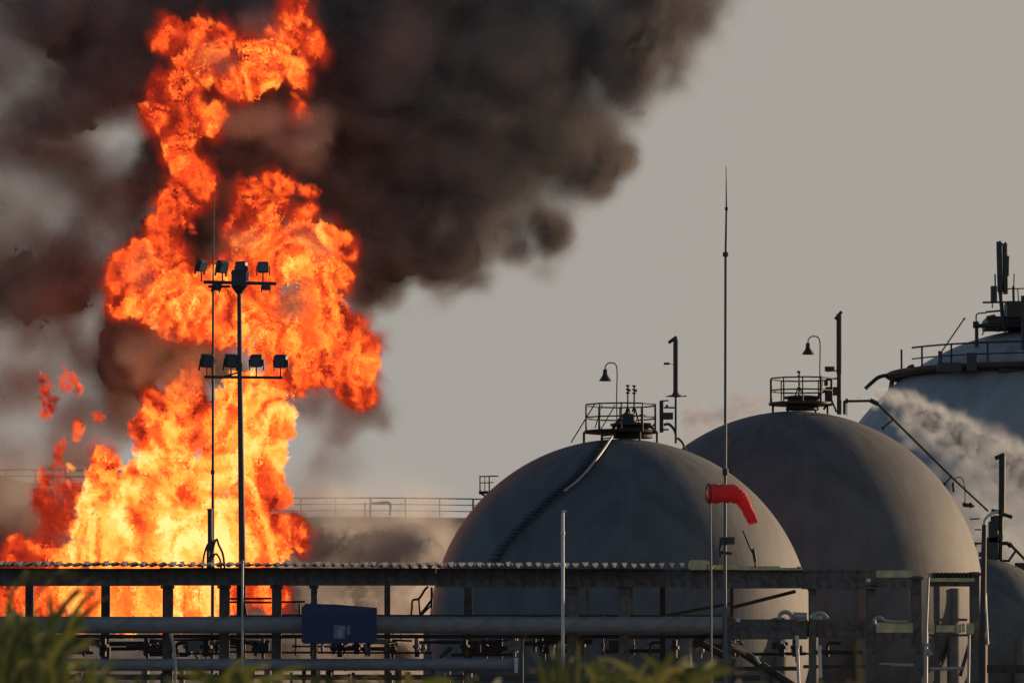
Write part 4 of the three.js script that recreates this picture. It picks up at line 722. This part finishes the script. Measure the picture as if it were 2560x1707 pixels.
// px, py, rx, ry, optical depth, depth offset (m), shade
const SMOKE_LOBES = [
  // dark trunk of the plume and its right hand billows
  [820, 40, 150, 150, 5, 0], [980, 60, 200, 170, 5, 0], [1180, 60, 200, 170, 5, 2], [1400, 50, 190, 150, 4, 4], [1580, 40, 150, 120, 2.5, 6], [1690, 15, 100, 70, 1.4, 8],
  [900, 250, 180, 160, 5, 0], [1100, 260, 200, 170, 4.5, 2], [1300, 230, 190, 150, 4, 4], [1480, 190, 150, 120, 2.8, 6], [1590, 150, 100, 90, 1.6, 6],
  [700, 330, 150, 110, 5, 3], [830, 430, 150, 140, 5, 1], [1010, 450, 170, 140, 4, 2], [1200, 420, 170, 120, 3.4, 4], [1370, 370, 150, 110, 2.6, 5], [1500, 370, 90, 80, 2.2, 6], [1540, 420, 60, 45, 1.5, 6],
  [930, 600, 110, 120, 3.4, 2], [1080, 590, 130, 100, 2.6, 3], [1240, 540, 130, 90, 2.4, 4], [1360, 560, 80, 60, 1.8, 5], [1180, 650, 90, 55, 1.3, 4], [1310, 610, 80, 45, 1.1, 5], [1090, 690, 60, 40, .9, 4], [960, 720, 50, 60, 1.4, 3], [905, 800, 30, 50, 1.3, 3],
  [600, 420, 120, 120, 5, 3], [540, 560, 90, 110, 5, 2.5], [640, 300, 110, 80, 4, 2.5], [700, 420, 120, 90, 4, 3], [880, 700, 60, 90, 2.5, 3], [790, 380, 130, 120, 4, 2], [960, 520, 120, 100, 3.4, 2],
  // behind the flames and left of them
  [660, 40, 160, 110, 5, 3], [560, 60, 140, 110, 5, 3], [420, 40, 160, 120, 4, 3], [260, 60, 160, 120, 3, 3], [110, 40, 150, 90, 2.2, 3], [0, 60, 130, 130, 1.7, 3], [90, 150, 130, 80, 1, 3], [600, 200, 120, 120, 5, 3], [500, 200, 120, 120, 4, 3], [330, 200, 140, 120, 3, 3], [200, 240, 140, 90, 2, 3], [60, 260, 150, 90, 1.7, 3],
  [440, 340, 110, 110, 4, 3], [370, 400, 90, 130, 3.4, 3], [330, 540, 90, 120, 3, 3], [240, 640, 130, 100, 1.9, 3], [130, 690, 150, 100, 1.7, 3], [20, 710, 130, 110, 1.5, 3], [180, 770, 120, 90, 1.7, 3], [100, 350, 180, 100, 1.4, 3], [250, 330, 110, 110, 1.4, 3], [100, 480, 190, 130, 1.15, 3], [40, 600, 140, 110, 1.3, 3], [240, 480, 90, 120, 1.2, 3], [470, 640, 90, 90, 4, 3], [420, 700, 120, 120, 4, 4],
  [350, 860, 80, 110, 3, 3], [420, 890, 90, 90, 3, 2.5], [500, 880, 90, 80, 3, 2.5], [330, 960, 80, 90, 1.6, 3], [560, 900, 90, 80, 2.6, 2.5], [240, 850, 80, 70, .8, 3], [180, 910, 130, 90, 1.1, 3], [50, 910, 140, 140, 1.1, 3], [230, 1010, 120, 100, 1.2, 3], [90, 1080, 150, 120, .9, 3], [300, 1060, 70, 80, 1.3, 3], [200, 1130, 100, 100, 1, 3], [60, 1280, 120, 100, .6, -1],
  [712, 772, 42, 32, .9, -11], [350, 860, 70, 50, 1.2, -8], [300, 690, 40, 60, .5, -9], [560, 262, 60, 46, 1, -9], [690, 330, 90, 50, 1.2, -8], [470, 880, 70, 40, .9, -9], [600, 560, 50, 40, .5, -10], [520, 130, 60, 40, .5, -9], [640, 60, 70, 40, .5, -9], [760, 560, 60, 60, .35, -10],
  [820, 1000, 90, 50, 1, 3], [870, 1040, 70, 40, .5, 3], [770, 1010, 70, 60, .6, 3], [840, 1090, 110, 70, .2, 3], [780, 1200, 70, 120, .4, 4], [760, 1330, 60, 70, .5, 4], [900, 1350, 120, 60, .3, 6],
];
{
  const root = thing('smoke_plume', 'thick dark brown smoke plume rolling up from the fire', 'smoke', at(700, 1400, SMOKE_D));
  root.userData.kind = 'stuff';
  const sets = { thick: [[], []], thin: [[], []], haze: [[], []], murk: [[], []] };
  const SIZE = 1.3, avg = 0.34 * Math.PI * SIZE * SIZE * 0.55, A_THICK = 0.8, A_THIN = 0.3, A_HAZE = 0.4, A_MURK = 0.62;    // mean opacity times area of a puff
  const scatter = (set, c, RX, RY, RZ, n0, r0, r1, hold, size, stir = 2.2) => {
    const big = size * clamp((RX + RY) * 0.22, 0.5, 1.4), n = Math.round(n0 / (big * big));
    for (let i = 0; i < n; i++) {
      const d = V(gauss(), gauss(), gauss()).normalize().multiplyScalar(mixn(r0, r1, Math.pow(rnd(), 0.5)));
      const x = c.x + d.x * RX, y = c.y + d.y * RY, z = c.z + d.z * RZ;
      if (fbm(x * 0.16, y * 0.16, z * 0.16, 3) * 1.6 + hold < rnd()) continue;
      const w = swirl(x, y, z, stir, 5.5, 4);
      set[0].push(x + w.x, y + w.y, z + w.z); set[1].push(big * rr(0.6, 1.3));
    }
  };
  for (const [px, py, rx, ry, tau0, dz] of SMOKE_LOBES) {
    const tau = px < 330 ? tau0 * (tau0 < 1.5 ? 0.6 : 0.8) : tau0, c = at(px, py, SMOKE_D + dz), RX = rx * KS, RY = ry * KS, RZ = (RX + RY) * 0.5, area = Math.PI * RX * RY;
    if (tau >= 3.3) {
      scatter(sets.thick, c, RX, RY, RZ, Math.round(0.55 * tau * area / (avg * A_THICK)), 0, 0.85, 1.8, 1.25, 1.6);
      scatter(sets.haze, c, RX, RY, RZ, Math.round(0.75 * area / (avg * A_HAZE)), 0.75, 1.12, 1.2, 1.35, 1.8);
    } else if (tau >= 1.5) {
      scatter(sets.murk, c, RX, RY, RZ, Math.round(0.75 * tau * area / (avg * A_MURK)), 0, 0.95, 2.3, 1.5, 1.7);
      scatter(sets.haze, c, RX, RY, RZ, Math.round(0.45 * area / (avg * A_HAZE)), 0.75, 1.15, 1.3, 1.5, 1.8);
    } else scatter(sets.haze, c, RX, RY, RZ, Math.round(tau * 1.05 * area / (avg * A_HAZE)), 0, 1.05, 2.1, 1.7, 1.6);
    if (tau > 1) scatter(sets.thin, c, RX, RY, RZ, Math.round(0.16 * area / (avg * A_THIN)), 0.7, 1.05, 0.7, 0.9);
  }
  const gas = (r, g, b, through) => new THREE.MeshPhysicalMaterial({ color: new THREE.Color().setRGB(r, g, b), roughness: 1, specularIntensity: 0, transmission: through, thickness: 0, vertexColors: true, transparent: true, side: THREE.DoubleSide });
  puffs('thick_smoke', sets.thick, () => tuft(SIZE, A_THICK, 12, 4, 0.2), gas(0.4, 0.355, 0.335, 0.5), root);
  puffs('thin_smoke', sets.thin, () => tuft(SIZE, A_THIN, 12, 4, 0.2), gas(0.34, 0.305, 0.285, 0.5), root);
  puffs('murky_smoke', sets.murk, () => tuft(SIZE, A_MURK, 12, 4, 0.2), gas(0.54, 0.47, 0.43, 0.5), root);
  puffs('smoke_haze', sets.haze, () => tuft(SIZE, A_HAZE, 12, 4, 0.2), gas(0.6, 0.53, 0.485, 0.5), root);
  console.log('smoke', sets.thick[1].length, sets.thin[1].length, sets.haze[1].length, sets.murk[1].length);

  // steam from the fire hoses low between the fire and the tanks, and the spray on the right
  const wet = (name, label, category, d, lobes, color, through, alpha, size, stir, deep = 0.5, lean = 0) => {
    const o = thing(name, label, category, at(lobes[0][0], lobes[0][1], d)); o.userData.kind = 'stuff';
    const set = [[], []], k = mpp(d);
    for (const [px, py, rx, ry, tau] of lobes) { const c = at(px, py, d + lean * (px - lobes[0][0])), RX = rx * k, RY = ry * k; scatter(set, c, RX, RY, (RX + RY) * deep, Math.round(tau * Math.PI * RX * RY / (avg * alpha)), 0, 1, 1.4, size, stir); }
    puffs(name + '_drops', set, () => tuft(SIZE, alpha, 12, 4, 0.2), gas(...color, through), o, [0.85, 0.3, -0.25]);
    console.log(name, set[1].length);
  };
  wet('steam', 'pinkish steam drifting before the pale storage tank, right of the fire', 'steam', 335, [[940, 1350, 150, 60, .3], [910, 1460, 190, 90, .4], [960, 1400, 60, 70, .5], [1040, 1400, 60, 80, .6], [1000, 1520, 90, 50, .8], [300, 1630, 220, 60, .8], [600, 1630, 180, 60, 1], [850, 1630, 150, 60, 1], [1040, 1615, 80, 60, 1], [60, 1630, 140, 60, .8]], [0.86, 0.8, 0.78], 0.5, 0.25, 1.3, 1, 0.3);
  wet('haze', 'pale haze over the foot of the far storage tank', 'haze', 345, [[900, 1390, 330, 140, .75], [1040, 1330, 120, 70, .5], [700, 1560, 700, 130, .9], [100, 1230, 260, 60, .5]], [0.86, 0.82, 0.8], 0.5, 0.25, 1.8, 1, 0.2);
  wet('water_spray', 'white spray of water falling across the right edge, between the two right round tanks', 'water spray', 388, [[2196, 988, 24, 9, .6], [2212, 992, 26, 11, .7], [2230, 998, 30, 13, .8], [2250, 1005, 34, 16, .8], [2275, 1015, 40, 20, .8], [2300, 1026, 44, 24, .8], [2328, 1039, 48, 28, .8], [2358, 1055, 52, 32, .8], [2390, 1073, 56, 36, .8], [2425, 1093, 60, 40, .8], [2462, 1116, 64, 44, .8], [2500, 1141, 68, 48, .8], [2540, 1168, 70, 52, .8], [2590, 1200, 72, 58, .8], [2320, 1070, 70, 45, .5], [2400, 1130, 80, 60, .5], [2480, 1200, 90, 80, .55], [2560, 1270, 100, 100, .6], [2440, 1290, 90, 90, .5], [2540, 1370, 110, 100, .5], [2180, 1010, 60, 24, .25], [2260, 1050, 60, 30, .35]], [0.77, 0.86, 0.96], 0.6, 0.24, 1.0, 0.3, 0.2, -0.1);
  wet('mist', 'faint mist drifting off the dome between the two middle round tanks', 'mist', 345, [[1745, 1062, 55, 40, .3], [1800, 1040, 60, 36, .3], [1860, 1015, 60, 30, .3], [1915, 1000, 40, 24, .25], [1720, 1110, 40, 30, .25]], [0.6, 0.56, 0.6], 0.5, 0.2, 1, 0.7, 0.3);
}

renderer.render(scene, camera);
